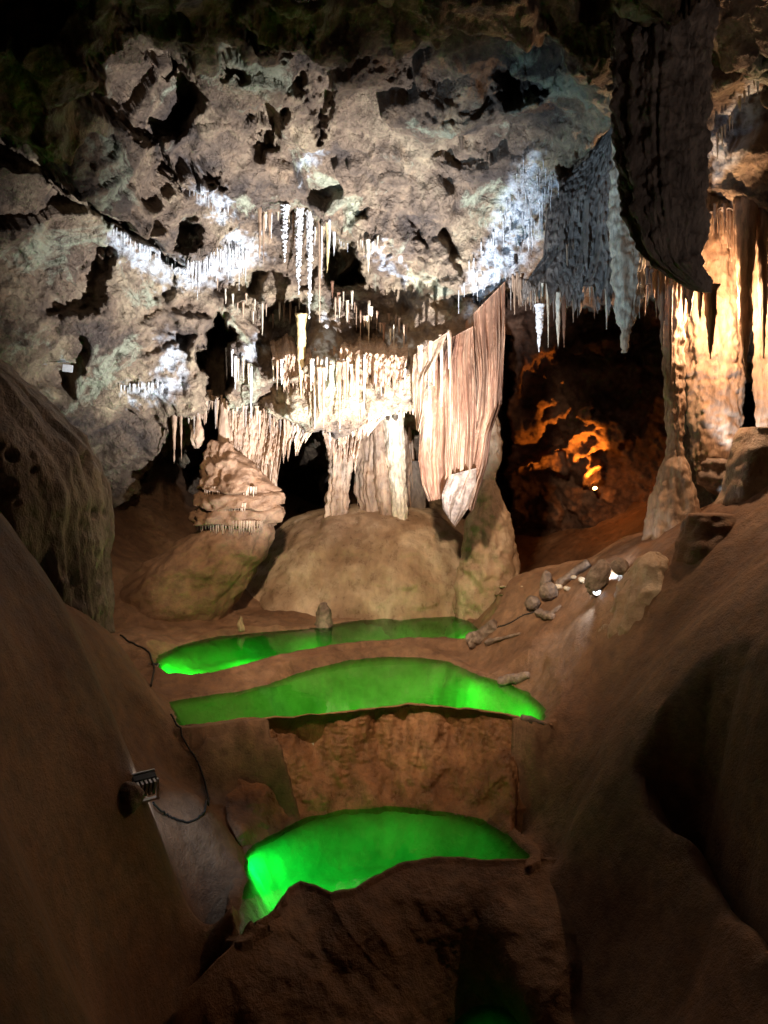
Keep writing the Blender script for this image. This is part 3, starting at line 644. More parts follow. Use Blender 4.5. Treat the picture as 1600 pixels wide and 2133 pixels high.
dam(LIP2, LOW_Z, FOOT2, TINY_Z, MUD, "dark muddy dam in the foreground holding the lower pool", seed=5, hollow=-0.16, rough=0.02, rows=140, ends=0.3, nz=0.45)
# columns between mound and hanging wall
spindle("column", [(800,765,835),(900,752,818),(960,745,815),(1020,742,812),(1070,756,812),(1120,760,825)], 11.45, TAN, "brown fused column behind the pale two footed one", "column", ry=0.8, n=72, flute=0.2, nf=7, lump=0.04, lf=6, fine=0.01, seed=41)
spindle("column", [(800,792,833),(900,800,842),(960,806,844),(1020,812,847),(1070,818,850),(1095,820,849),(1140,810,860)], 11.15, CREAM, "pale upright column standing on the mound, right of the middle", "column", ry=0.9, n=64, flute=0.16, nf=5, lump=0.02, lf=8, fine=0.012, seed=42)
spindle("column", [(820,777,800),(960,778,804),(1030,785,818),(1100,800,832),(1135,795,838)], 11.2, TAN, "slender leaning column touching the pale upright column", "column", ry=0.9, n=40, flute=0.14, nf=5, lump=0.02, lf=8, fine=0.01, seed=43)
spindle("column", [(800,676,748),(900,680,742),(950,684,736),(1000,686,726),(1040,680,726),(1090,676,726),(1125,660,744)], 11.3, TAN, "knobbly column right of the black hole with a yellowish conical foot", "column", ry=0.8, n=72, flute=0.22, nf=8, lump=0.05, lf=7, fine=0.02, seed=44)
spindle("column", [(860,1000,1034),(900,996,1046),(940,1002,1046),(975,1008,1036),(1000,1006,1032),(1030,992,1042),(1080,972,1060),(1140,962,1074),(1210,950,1082),(1260,945,1090),(1310,940,1095)], 10.45, SMOOTH, "bottle shaped column with a swollen brown foot, right of the drapery", "column", ry=0.8, n=90, flute=0.06, nf=6, lump=0.05, lf=5, fine=0.012, seed=45)
spindle("column", [(960,852,872),(1020,856,884),(1075,850,884)], 11.7, GREY, "small grey column in the shade behind the mound top", "column", ry=0.9, n=32, flute=0.2, nf=4, lump=0.02, seed=46)
spindle("column", [(830,458,478),(880,456,480),(940,452,482)], 10.1, TAN, "smooth thin column rising from the tiered formation to the hanging wall", "column", ry=0.9, n=32, flute=0.08, nf=4, lump=0.015, seed=47)
# hanging fluted panels under the hanging wall
G_FP = "fluted dripstone panels under the hanging wall"
curtain("hanging_dripstone", [(478,845),(476,900),(478,960)], [(600,868),(592,920),(578,968)], 10.3, 10.3, TAN, "fluted panel of dripstone above the tiered formation", "dripstone", G_FP, folds=10, amp=0.10, teeth=14, toothlen=45, thick=0.08, nu=130, nv=80, seed=51, fine=0.02)
curtain("hanging_dripstone", [(590,862),(592,900),(588,930)], [(690,872),(680,880),(640,900)], 10.2, 10.2, TAN, "ragged fluted panel above the left part of the black hole", "dripstone", G_FP, folds=9, amp=0.10, teeth=12, toothlen=45, thick=0.08, nu=110, nv=70, seed=52, fine=0.02)
curtain("hanging_dripstone", [(488,935),(490,980),(500,1020)], [(580,935),(574,980),(580,1040)], 10.35, 10.3, TAN, "lower fluted panel joined to the back of the tiered formation", "dripstone", G_FP, folds=8, amp=0.10, teeth=8, toothlen=25, thick=0.08, nu=100, nv=70, seed=53, fine=0.015)
curtain("hanging_dripstone", [(345,818),(352,850),(360,862)], [(440,812),(438,830),(432,850)], 10.0, 10.1, TAN, "short ragged panel of dripstone left of the fluted panels", "dripstone", G_FP, folds=8, amp=0.10, teeth=9, toothlen=50, thick=0.08, nu=90, nv=60, seed=54, fine=0.02)
curtain("hanging_dripstone", [(690,830),(688,870),(700,900)], [(860,800),(858,830),(770,880)], 10.0, 9.9, TAN, "ragged panel of dripstone between the black hole and the drapery", "dripstone", G_FP, folds=12, amp=0.10, teeth=14, toothlen=45, thick=0.08, nu=120, nv=70, seed=55, fine=0.02)

curtain("hanging_dripstone", [(745,840),(742,930),(745,1060)], [(870,830),(862,930),(868,1075)], 11.7, 11.7, TAN, "brown fluted wall behind the pale upright column", "dripstone", G_FP, folds=8, amp=0.22, thick=0.08, nu=110, nv=110, seed=56, fine=0.02)
curtain("hanging_dripstone", [(660,835),(668,880),(684,930)], [(775,830),(760,880),(742,960)], 10.4, 10.3, TAN, "ragged bundle of dripstone hanging over the knobbly column", "dripstone", G_FP, folds=8, amp=0.14, teeth=10, toothlen=40, thick=0.08, nu=110, nv=80, seed=57, fine=0.03, root=0.4, wob=30)
curtain("hanging_dripstone", [(560,700),(570,760),(590,790)], [(680,690),(690,740),(660,800)], 9.6, 9.5, TAN, "bright hanging ledge of dripstone around the yellow stalactite", "dripstone", G_FP, folds=9, amp=0.12, teeth=14, toothlen=45, thick=0.10, nu=110, nv=60, seed=59, fine=0.04, root=1.0, wob=22)
curtain("hanging_dripstone", [(690,690),(695,740),(700,765)], [(850,700),(850,740),(840,790)], 9.5, 9.3, TAN, "brightest hanging ledge of dripstone right of the yellow stalactite", "dripstone", G_FP, folds=11, amp=0.12, teeth=18, toothlen=55, thick=0.10, nu=130, nv=60, seed=60, fine=0.04, root=1.0, wob=22)
# tiered formation like a jellyfish, with its rows of teeth as parts
org = V(490, 1100, 9.9)
tier = bpy.data.objects.new("tiered_flowstone", None); C.objects.link(tier); tier.location = org
tag(tier, "bulging tiered flowstone with three rows of short teeth like a jellyfish", "flowstone")
child(tier, "upper_tier", [(922,440,490),(940,434,500),(965,428,530),(990,421,552),(1008,417,566),(1018,416,572),(1022,420,568),(1024,450,545),(1030,455,540)], 9.9, MUD, ry=0.75, n=120, flute=0.04, nf=6, lump=0.11, lf=4, warpz=0.07, fine=0.008, seed=61, sharp=True, nr=90)
child(tier, "middle_tier", [(1016,452,550),(1026,420,575),(1034,410,582),(1046,405,586),(1052,404,588),(1056,412,584),(1058,445,560),(1062,450,555)], 9.92, MUD, ry=0.72, n=120, flute=0.04, nf=6, lump=0.11, lf=4, warpz=0.07, fine=0.008, seed=62, sharp=True, nr=70)
child(tier, "lower_tier", [(1050,450,560),(1060,420,586),(1072,404,590),(1086,400,589),(1092,402,586),(1095,430,572),(1100,440,565)], 9.95, MUD, ry=0.72, n=120, flute=0.04, nf=6, lump=0.11, lf=4, warpz=0.07, fine=0.008, seed=63, sharp=True, nr=70)
child(tier, "base", [(1060,455,560),(1090,430,568),(1110,405,570),(1135,365,562),(1165,320,545),(1200,270,525),(1240,230,500),(1290,190,470)], 9.95, MUD, ry=0.7, n=140, flute=0.05, nf=6, lump=0.07, lf=3.5, fine=0.006, seed=64)
def rim_teeth(y, xa, xb, ln, d, n, seed, sc):
    rs = np.random.default_rng(seed)
    c0, h0 = 494, 90
    for k in range(n):
        px = xa + (xb - xa) * (k + rs.uniform(.2, .8)) / n; u = (px - c0) / h0
        dpt = d - math.sqrt(max(0.05, 1 - u * u)) * 0.72 * (h0 * sc / F * d) + 0.02
        l = ln * rs.uniform(.5, 1.1)
        child(tier, "tooth", [(y - 7, px - 4, px + 4), (y, px - 3, px + 3), (y + l * .5, px - 1.8, px + 1.8), (y + l, px - .4, px + .4)], dpt, TAN, n=7, nr=8, seed=k)
rim_teeth(1020, 425, 535, 15, 9.9, 22, 1, .84); rim_teeth(1054, 450, 512, 12, 9.92, 14, 2, 1.0); rim_teeth(1091, 410, 548, 20, 9.95, 26, 3, 1.03)

# the central mound
spindle("flowstone_mound", [(1050,740,830),(1056,690,880),(1066,640,925),(1080,606,955),(1100,582,985),(1130,545,1012),(1180,500,1042),(1230,465,1068),(1280,440,1095),(1340,415,1120)], 11.8, SMOOTH, "wide brown mound of flowstone behind the pools, carrying the columns", "flowstone",
        ry=0.62, n=220, flute=0.06, nf=9, lump=0.06, lf=3.5, fine=0.004, seed=71, nr=130, d2=11.4)
spindle("flowstone_dome", [(1112,800,868),(1130,786,878),(1170,784,886),(1220,790,884),(1262,790,884),(1330,780,895)], 11.6, SMOOTH, "pale wet dome on the front of the brown mound", "flowstone", d2=10.75, ry=0.8, n=90, flute=0.06, nf=6, lump=0.05, lf=5, fine=0.012, seed=72)
# left flowstone
spindle("flowstone_mass", [(700,-260,-60),(765,-300,8),(800,-320,55),(850,-340,100),(900,-340,150),(950,-340,182),(1000,-340,206),(1040,-340,220),(1080,-340,222),(1130,-340,219),(1200,-340,216),(1260,-340,215),(1330,-340,212)], 6.9, GREY,
        "great smooth shouldered mass of flowstone with dark pits and grooves, left edge", "flowstone", pits=(0.33, 0.68, 0.10), ry=0.8, n=420, flute=0.05, nf=16, lump=0.05, lf=2.5, fine=0.012, seed=81, nr=170)
# right masses
spindle("flowstone_mass", [(890,1556,1760),(920,1540,1800),(970,1522,1820),(1030,1505,1840),(1100,1490,1850),(1200,1470,1860)], 7.3, SMOOTH, "rounded brown flowstone at the right edge below the columns", "flowstone", ry=0.8, n=110, flute=0.06, nf=6, lump=0.07, lf=3, fine=0.01, seed=91)
spindle("flowstone_mass", [(1070,1440,1520),(1090,1425,1570),(1130,1410,1600),(1180,1405,1620),(1300,1400,1640)], 7.0, MUD, "low dark hump between the lit column and the right edge", "flowstone", ry=0.7, n=90, flute=0.06, nf=6, lump=0.06, lf=3, seed=92)
spindle("boulder", [(955,1478,1500),(965,1462,1524),(985,1460,1530),(1010,1465,1531),(1028,1478,1520),(1036,1490,1510)], 7.85, STONE, "brown broken rock wedged below the foot of the glowing column", "rock", ry=0.8, n=40, flute=0.2, nf=4, lump=0.08, lf=7, fine=0.02, seed=93)
def bump_stone(name, rows, d, m, label, **k):
    return spindle(name, rows, d, m, label, "flowstone", n=72, **k)
bump_stone("flowstone_lump", [(1150,1350,1372),(1165,1335,1400),(1190,1318,1420),(1225,1296,1440),(1262,1275,1455),(1330,1260,1470)], 7.15, SMOOTH, "ridged knob of flowstone on the crest of the right slope", ry=0.8, flute=0.14, nf=6, lump=0.05, lf=5, fine=0.01, seed=94)
bump_stone("flowstone_lump", [(1235,1440,1470),(1255,1425,1488),(1290,1418,1494),(1330,1414,1498),(1400,1405,1500)], 6.7, SMOOTH, "pinkish grooved knob halfway down the right slope", ry=0.8, flute=0.14, nf=7, lump=0.05, lf=6, fine=0.01, seed=95)

# small stalagmites by the upper pool
def stalag(rows, m, label, seed, ry=0.9):
    x = (rows[-1][1] + rows[-1][2]) / 2; q, d = on_floor(x, rows[-1][0] - 3, 6)
    return spindle("stalagmite", rows, d, m, label, "stalagmite", "small stalagmites round the upper pool", ry=ry, n=32, flute=0.12, nf=4, lump=0.02, lf=14, fine=0.012, seed=seed)
stalag([(1256,668,680),(1268,660,688),(1285,659,691),(1300,657,692),(1312,654,694)], STONE, "dark stump shaped stalagmite at the far shore of the upper pool", 101)
stalag([(1240,626,634),(1252,622,640),(1272,619,642)], SMOOTH, "short cone stalagmite behind the dark stump", 102)
stalag([(1283,499,503),(1295,496,507),(1314,493,511)], TAN, "thin pale stalagmite behind the left part of the upper pool", 103)

def box_bm(bm, size, loc, rot=None, bev=0.0):
    r = bmesh.ops.create_cube(bm, size=1.0); vs = r['verts']
    bmesh.ops.scale(bm, vec=Vector(size), verts=vs)
    if bev: 
        es = list({e for v in vs for e in v.link_edges}); rr = bmesh.ops.bevel(bm, geom=es, offset=bev, segments=2, affect='EDGES'); vs = list({v for f in rr['faces'] for v in f.verts} | set(v for v in vs if v.is_valid))
    if rot is not None: bmesh.ops.rotate(bm, cent=(0, 0, 0), matrix=rot, verts=vs)
    bmesh.ops.translate(bm, vec=Vector(loc), verts=vs)
def cyl_bm(bm, r, h, loc, rot=None, r2=None, seg=24):
    q = bmesh.ops.create_cone(bm, cap_ends=True, segments=seg, radius1=r, radius2=r if r2 is None else r2, depth=h); vs = q['verts']
    if rot is not None: bmesh.ops.rotate(bm, cent=(0, 0, 0), matrix=rot, verts=vs)
    bmesh.ops.translate(bm, vec=Vector(loc), verts=vs)
def bobj(name, bm, m, parent=None, loc=None):
    me = bpy.data.meshes.new(name); bm.to_mesh(me); bm.free(); me.materials.append(m)
    o = bpy.data.objects.new(name, me); C.objects.link(o); o.parent = parent
    if loc is not None: o.location = loc
    return o
# broken pieces lying on the right slope
def log(a, b, wa, wb, m, label, name="broken_stalactite", seed=0, cat="broken stalactite", group=None, up=0.0, flat=1.0):
    """piece lying on the slope from pixel a to pixel b"""
    (qa, da), (qb, db) = on_floor(*a, 4.5), on_floor(*b, 4.5)
    r0, r1 = wa / F * da / 2, wb / F * db / 2
    A = Vector(qa.tolist()) + Vector((0, 0, r0 * .7)); B = Vector(qb.tolist()) + Vector((0, 0, r1 * .7 + up))
    ax = (B - A); L = ax.length; ax.normalize(); s_ = ax.cross(Vector((0, 0, 1))).normalized(); up_ = s_.cross(ax)
    n, nr = 28, 30; t = np.linspace(0, 1, nr); th = np.linspace(0, 2 * np.pi, n, endpoint=False)
    rs = np.random.default_rng(seed)
    r = (r0 + (r1 - r0) * t) * (1 + 0.12 * np.sin(t * 7 + seed)) * np.minimum(1, np.minimum(t, 1 - t) * 22 + 0.72)
    ctr = np.array(A)[None] + t[:, None] * np.array(B - A)[None]
    pos = ctr[:, None] + r[:, None, None] * (np.cos(th)[None, :, None] * np.array(s_) + flat * np.sin(th)[None, :, None] * np.array(up_))
    pos = pos.reshape(-1, 3); nrm = pos - np.repeat(ctr, n, 0)
    pos = pos + nrm * (fbm(pos * 9, 3, seed % 9) * 0.45)[:, None]
    pos = np.vstack([pos, ctr[:1], ctr[-1:]]); a_ = np.arange(n); b_ = (a_ + 1) % n
    tris = np.vstack([np.stack([b_, a_, np.full(n, nr * n)], 1), np.stack([a_ + (nr - 1) * n, b_ + (nr - 1) * n, np.full(n, nr * n + 1)], 1)])
    o = link_mesh(name, pos, grid_faces(n, nr, True), m, None, np.array(A), tris); tag(o, label, cat, group); return o
G_BR = "broken pieces of dripstone lying on the right slope"
log((978,1350),(1034,1308),30,24, STONE, "thick round broken stalactite lying at the right end of the upper pool", seed=1, group=G_BR)
log((1015,1346),(1085,1322),22,7, STONE, "thin flat splinter of dripstone beside the thick broken stalactite", seed=2, group=G_BR, flat=0.6)
log((1042,1430),(1104,1413),26,16, STONE, "short dark piece of dripstone dipping into the middle pool", seed=3, group=G_BR)
log((1122,1286),(1152,1292),24,20, STONE, "stubby dark piece of an angled broken stalactite alone on the slope", seed=4, group=G_BR, flat=.8)
log((1146,1288),(1168,1264),16,9, STONE, "narrow end piece leaning on the stubby dark piece", seed=5, group=G_BR)
log((1160,1226),(1226,1186),17,18, STONE, "long thin broken stalactite with a brightly lit cut end", seed=6, group=G_BR, up=0.05)
def blob(cx, cy, rx, ry_, rot, base, m, label, seed, name="boulder", lumpy=0.14):
    """rounded stone standing on the slope: centre, half axes in photograph pixels, tilt, and the row where it meets the ground"""
    q, d = on_floor(cx, base, 4.5); c = V(cx, cy, d - rx / F * d * .5)
    bm = bmesh.new(); bmesh.ops.create_icosphere(bm, subdivisions=5, radius=1.0)
    p = np.array([v.co[:] for v in bm.verts]); p = np.sign(p) * np.abs(p) ** 0.92
    p = p * (1 + lumpy * fbm(p * 1.3 + seed, 4, seed % 9) + 0.05 * fbm(p * 5 + seed, 3, 2))[:, None]
    a, b = rx / F * d, ry_ / F * d
    p = p * [a, min(a, b) * 1.0, b]
    ct, st = math.cos(rot), math.sin(rot); p = np.c_[p[:, 0] * ct + p[:, 2] * st, p[:, 1], -p[:, 0] * st + p[:, 2] * ct]
    for v, w in zip(bm.verts, p): v.co = w
    for f in bm.faces: f.smooth = True
    o = bobj(name, bm, m, None, c); tag(o, label, "rock"); return o
blob(1246, 1202, 22, 36, 0.45, 1235, STONE, "big rounded boulder edged with white lamp light", 7)
blob(1137, 1212, 11, 24, 0.10, 1232, STONE, "upright pointed stone with a lit white face", 8)
blob(1143, 1232, 19, 18, -0.2, 1246, STONE, "brown stone at the foot of the upright pointed stone", 9)
blob(1109, 1256, 15, 15, 0.3, 1268, STONE, "small dark stone with a white lit side, lowest of the stones row", 10)
blob(1292, 1180, 18, 17, 0.2, 1196, STONE, "round dark stone at the top of the stones row, under the slope crest", 12)
blob(1163, 1222, 9, 6, 0.0, 1229, CREAM, "small pale pebble between the pointed stone and the long broken stalactite", 13)
blob(1182, 1226, 8, 5, 0.3, 1232, CREAM, "small pale pebble under the long broken stalactite", 14)
blob(1213, 1208, 9, 6, 0.3, 1215, CREAM, "small pale pebble touching the left of the big rounded boulder", 15)
blob(1195, 1202, 6, 4, 0.0, 1208, CREAM, "tiny pale pebble above the middle of the long broken stalactite", 16)
log((975,1228),(1088,1224),9,7, CREAM, "long flat pale ledge behind the right end of the upper pool", name="rock_ledge", seed=17, cat="rock", flat=0.5)
log((985,1243),(1060,1240),6,5, SMOOTH, "second flat ledge just below the long pale one", name="rock_ledge", seed=18, cat="rock", flat=0.5)
log((1085,1498),(1140,1512),14,10, STONE, "thin shelf of rock at the right corner of the middle pool", name="rock_ledge", seed=11, cat="rock")

# ------------------------------------------------------------------ STALACTITES
G_C = "stalactites of the bright central group"
for a in [
 (541,437,550,8,TAN,"tan stalactite, leftmost long one of the bright central group",0,0),
 (562,437,508,9,TAN,"short tan stalactite, second from the left in the bright central group",0,0),
 (594,434,546,13,WHITE,"crusted white stalactite, shortest of the three crusted ones",.03,0),
 (624,434,614,15,WHITE,"thick white stalactite crusted with crystals, middle of the three crusted ones",.035,-3),
 (645,446,664,12,WHITE,"longest crusted white stalactite in the central group",.03,-2),
 (665,455,672,8,TAN,"long smooth tan stalactite right of the longest crusted one",0,0),
 (684,465,569,11,AMBER,"smooth pointed stalactite hanging before the dark cavity",0,-2),
 (767,505,577,9,CREAM,"pale pointed stalactite alone right of the dark cavity",0,-1),
 (628,660,831,18,AMBER,"thick yellow stalactite, the only yellow one, low in the centre",0,0),
]: 
    stal(a[0],a[1],a[2],a[3],a[4],a[5],G_C,crust=a[6],tipx=a[7],seed=a[0])
# named single ones elsewhere
for a in [
 (364,838,966,11,TAN,"longest stalactite of the ragged left panel, above the dark passage",0,0,"stalactites along the lower edge of the hanging wall"),
 (377,838,960,6,TAN,"thin stalactite touching the longest one of the ragged left panel",0,2,"stalactites along the lower edge of the hanging wall"),
 (429,832,882,9,TAN,"short blunt stalactite left of the thin column",0,0,"stalactites along the lower edge of the hanging wall"),
 (452,832,892,6,TAN,"short thin stalactite close left of the thin column",0,0,"stalactites along the lower edge of the hanging wall"),
 (1123,640,733,17,WHITE,"stalactite with a swollen pale leaf shaped tip in the right hand row",.01,0,"stalactites of the right hand row"),
 (1142,625,724,4,CREAM,"very thin straight stalactite in the right hand row beside the leaf shaped one",0,0,"stalactites of the right hand row"),
 (1162,615,726,12,CREAM,"long cone stalactite in the right hand row, left one of the close pair",0,0,"stalactites of the right hand row"),
 (1174,615,724,12,PINK,"orange tinted cone stalactite, right one of the close pair",0,0,"stalactites of the right hand row"),
 (1238,600,665,7,PINK,"reddish stalactite at the right end of the dense straw row",0,0,"stalactites of the right hand row"),
 (1264,600,686,8,CREAM,"white stalactite close left of the pale pendant's tip",0,0,"stalactites of the right hand row"),
 (1332,500,664,13,CREAM,"tan stalactite clinging to the right side of the pale pendant",0,0,"stalactites of the right hand row"),
 (787,842,881,6,CREAM,"small stalactite over the gap left of the pale column",0,0,G_C),
]:
    dd = 8.3 if a[0] > 1100 and a[0] < 1300 else (7.15 if a[0] > 1300 else (9.95 if a[1] > 800 else None))
    stal(a[0],a[1],a[2],a[3],a[4],a[5],a[8],crust=a[6],tipx=a[7],seed=a[0],d=dd)
# bulb-tipped one
spindle("stalactite", [(808,404,420),(850,407,417),(880,408,418),(895,400,424),(915,396,426),(930,402,420),(934,408,414)], 9.95, TAN, "club shaped stalactite with a fat knob at its lower end", "stalactite", "stalactites along the lower edge of the hanging wall", n=36, flute=0.15, nf=5, lump=0.02, lf=10, fine=0.015, seed=111)
# silhouettes in front of the warm lamp
for a in [(1480,600,748,22,"longest dark stalactite silhouetted against the warm lamp"),(1459,606,672,11,"thin dark stalactite second from the right in front of the warm lamp"),
          (1436,604,660,17,"blunt dark stalactite in front of the warm lamp's left edge"),(1424,598,668,7,"thin dark stalactite at the left edge of the warm glow"),
          (1555,420,785,38,"very thick dark hanging column right of the warm lamp"),(1590,420,747,24,"long dark tapering stalactite at the right edge, beside the very thick one"),
          (1379,560,740,13,"long brown stalactite in front of the slim brown column"),(1397,600,812,9,"thin long stalactite running down the slim brown column"),
          (1367,555,664,8,"straight stalactite left of the slim brown column"),(1343,600,669,7,"short orange tinted stalactite between pale pendant and slim column")]:
    stal(a[0],a[1],a[2],a[3],TAN if a[0] != 1343 else PINK,a[4],"stalactites round the right hand columns",d=7.35 if a[0] < 1500 else 7.5,seed=a[0],shape=1.6 if a[0] in (1555,) else 0.9)
rs = np.random.default_rng(77)
# ribs above the warm lamp
for k in range(17):
    x = 1474 + k * 4.6 + rs.uniform(-1.5, 1.5)
    stal(x, 428 + rs.uniform(-4, 6), 480 + rs.uniform(0, 80), rs.uniform(5, 8), TAN, "thin rib of the dark fringe hanging above the warm lamp", "fringe above the warm lamp", d=7.7 + rs.uniform(-.1, .15), seed=k)
for k in range(9):
    x = 1440 + k * 18 + rs.uniform(-5, 5)
    stal(x + 60, 425, 440 + rs.uniform(20, 70), rs.uniform(10, 16), GREY, "short stout rib under the ceiling above the right hand columns", "stout ribs under the right ceiling", d=7.9 + rs.uniform(-.1, .2), seed=k + 50)
curtain("rock_shelf", [(1468,395),(1464,430)], [(1680,385),(1680,440)], 7.7, 7.5, GREY, "dark shelf of rock from which the right hand fringe hangs", "rock", folds=6, amp=0.08, thick=0.25, nu=60, nv=20, seed=58, fine=0.02, teeth=10, toothlen=15)

def field(n, top, lens, ws, mats, label, group, seed, cat="soda straw", name="soda_straw", dy=8, off=0.05, d=None, spread=0):
    r = np.random.default_rng(seed); T = np.array(top, float)
    s = np.r_[0, np.cumsum(np.hypot(*np.diff(T, axis=0).T))]; s /= s[-1]
    for k in range(n):
        u = (k + r.uniform(0, 1)) / n
        x = np.interp(u, s, T[:, 0]) + r.uniform(-spread, spread); y = np.interp(u, s, T[:, 1]) + r.uniform(-dy, dy)
        m = mats[r.integers(len(mats))]
        l = r.uniform(*lens) * (0.6 + 0.8 * r.random() ** 2)
        stal(x, y, y + l, r.uniform(*ws), m, label, group, seed=seed * 100 + k, cat=cat, name=name, off=off, d=None if d is None else d + r.uniform(-.08, .08), shape=1.6)
field(46, [(385,555),(420,545),(480,520),(515,535)], (25,62), (1.8,3.2), [WHITE], "fine white soda straw in the dense row left of the central group", "soda straws left of the central group", 1, dy=12)
field(20, [(235,478),(300,515),(375,560)], (12,34), (1.6,2.6), [WHITE], "tiny white straw under the long slanting crevice on the left", "straws under the slanting crevice", 2, dy=6)
field(14, [(395,385),(440,410),(480,440)], (15,40), (1.6,2.6), [WHITE], "tiny white straw on the small bright patch above the dense row", "straws above the dense row", 3, dy=10)
field(26, [(690,480),(730,505),(770,510),(790,495)], (10,30), (1.6,2.8), [WHITE, CREAM], "little straw along the brim of the dark central cavity", "straws on the brim of the central cavity", 4, dy=4)
field(52, [(1118,335),(1080,410),(1045,480),(1000,560),(975,610)], (18,48), (1.6,3.0), [WHITE], "thin blue white straw in the icy patch left of the dark netted mass", "straws of the icy patch", 5, dy=10, spread=26)
field(26, [(1155,370),(1120,440),(1100,510)], (18,48), (1.6,3.0), [WHITE], "thin blue white straw on the right edge of the icy patch", "straws on the right edge of the icy patch", 6, dy=10, spread=14)
field(58, [(1062,580),(1110,585),(1180,575),(1250,540)], (35,85), (3,7), [TAN, CREAM, TAN, GREY], "thin stalactite in the crowded right hand row under the icy patch", "crowded right hand row", 7, cat="stalactite", name="stalactite", dy=10, d=8.35)
field(22, [(1180,520),(1270,500)], (40,90), (3,6), [GREY, TAN], "thin grey stalactite under the dark netted mass", "stalactites under the dark netted mass", 8, cat="stalactite", name="stalactite", dy=12, d=8.0)
field(22, [(1345,560),(1440,590)], (25,70), (4,8), [TAN, GREY], "thin stalactite in the row behind the tip of the huge pendant", "row behind the tip of the huge pendant", 9, cat="stalactite", name="stalactite", dy=10, d=7.6)
field(26, [(560,750),(640,745),(700,760),(760,745),(810,755)], (35,90), (3,7), [TAN, CREAM, WHITE], "slim stalactite in the lower central row beside the yellow one", "lower central row", 10, cat="stalactite", name="stalactite", dy=8)
field(10, [(655,770),(740,760)], (90,120), (6,9), [TAN, CREAM], "long slim stalactite reaching down past the lower central row", "long stalactites of the lower central row", 11, cat="stalactite", name="stalactite", dy=6)
field(18, [(765,755),(845,770)], (25,60), (2,4), [WHITE, CREAM], "short bright straw beside the upper left corner of the drapery", "straws beside the drapery", 12, dy=8)
field(8, [(466,720),(525,770)], (40,80), (4,6), [CREAM, WHITE], "pale stalactite hanging beside the tall black cleft", "stalactites beside the tall black cleft", 13, cat="stalactite", name="stalactite", dy=8)
field(40, [(350,838),(440,830),(560,870),(690,872)], (20,60), (4,8), [TAN, GREY], "brown stalactite in the ragged fringe under the hanging wall", "fringe under the hanging wall", 14, cat="stalactite", name="stalactite", dy=10, d=9.95)
field(30, [(700,860),(770,845),(860,830)], (18,50), (3,7), [TAN, CREAM], "stalactite in the bright fringe left of the drapery", "bright fringe left of the drapery", 15, cat="stalactite", name="stalactite", dy=10, d=9.75)
field(9, [(868,735),(945,690)], (50,140), (5,8), [CREAM, TAN], "stalactite hanging in front of the drapery curtains", "stalactites before the drapery", 16, cat="stalactite", name="stalactite", dy=8, d=9.15)
field(14, [(1470,330),(1560,180),(1590,160)], (15,50), (3,6), [WHITE, CREAM], "white drip on the crusted wall right of the huge pendant", "drips right of the huge pendant", 17, dy=10)
field(16, [(250,1010-200),(340,800)], (8,20), (2,4), [WHITE], "tiny pale drip on the left wall above the tiered formation", "drips on the left wall", 18, dy=5)

field(26, [(690,600),(760,650),(850,690)], (15,60), (2,7), [TAN, CREAM, PINK], "small tan stalactite under the brown central cavity", "stalactites under the brown cavity", 19, cat="stalactite", name="stalactite", dy=22)
field(18, [(450,600),(540,640),(640,640)], (15,55), (2,6), [TAN, CREAM], "small stalactite on the ledge left of the crusted group", "stalactites on the ledge left of the crusted group", 20, cat="stalactite", name="stalactite", dy=20)
field(14, [(540,440),(700,470)], (20,110), (3,7), [CREAM, TAN, WHITE], "slim stalactite hanging between the bright central ones", "slim stalactites between the bright central ones", 21, cat="stalactite", name="stalactite", dy=8)
# ------------------------------------------------------------------ LAMPS, CABLES, TAG
def floodlight(px, py, rz, tilt, label, s=1.0):
    q, d = on_floor(px, py, 3.5); t = bpy.data.objects.new("floodlight", None); C.objects.link(t)
    t.location = Vector(q.tolist()) + Vector((0, 0, 0.0)); t.rotation_euler = (0, 0, rz); t.scale = (s, s, s)
    tag(t, label, "lamp")
    R = Matrix.Rotation(tilt, 3, 'X')
    bm = bmesh.new(); box_bm(bm, (0.13, 0.05, 0.10), (0, 0, 0.10), R, 0.006); bobj("housing", bm, BLACK, t)
    bm = bmesh.new()
    for k in range(5): box_bm(bm, (0.012, 0.03, 0.09), Vector((-0.045 + k * 0.0225, 0, 0)) , None)
    bmesh.ops.translate(bm, vec=(0, 0.04, 0), verts=bm.verts); bmesh.ops.rotate(bm, cent=(0,0,0), matrix=R, verts=bm.verts); bmesh.ops.translate(bm, vec=(0, 0, 0.10), verts=bm.verts)
    bobj("cooling_fins", bm, METAL, t)
    bm = bmesh.new(); box_bm(bm, (0.14, 0.012, 0.11), Vector((0, -0.034, 0)), None, 0.003); bmesh.ops.rotate(bm, cent=(0,0,0), matrix=R, verts=bm.verts); bmesh.ops.translate(bm, vec=(0, 0, 0.10), verts=bm.verts)
    bobj("rim", bm, METAL, t)
    bm = bmesh.new(); box_bm(bm, (0.116, 0.006, 0.086), Vector((0, -0.043, 0)), None); bmesh.ops.rotate(bm, cent=(0,0,0), matrix=R, verts=bm.verts); bmesh.ops.translate(bm, vec=(0, 0, 0.10), verts=bm.verts)
    bobj("lens", bm, GLOW_W, t)
    bm = bmesh.new(); box_bm(bm, (0.012, 0.02, 0.11), (-0.078, 0, 0.055)); box_bm(bm, (0.012, 0.02, 0.11), (0.078, 0, 0.055)); box_bm(bm, (0.17, 0.03, 0.012), (0, 0, 0.0))
    bobj("bracket", bm, METAL, t)
    return t
fl = floodlight(300, 1668, math.radians(215), math.radians(-20), "floodlight with a bright rim on the bare left slope, throwing white light downhill", 1.15)
qa, _ = on_floor(322, 1690, 3.5); qb, _ = on_floor(372, 1750, 3.5)
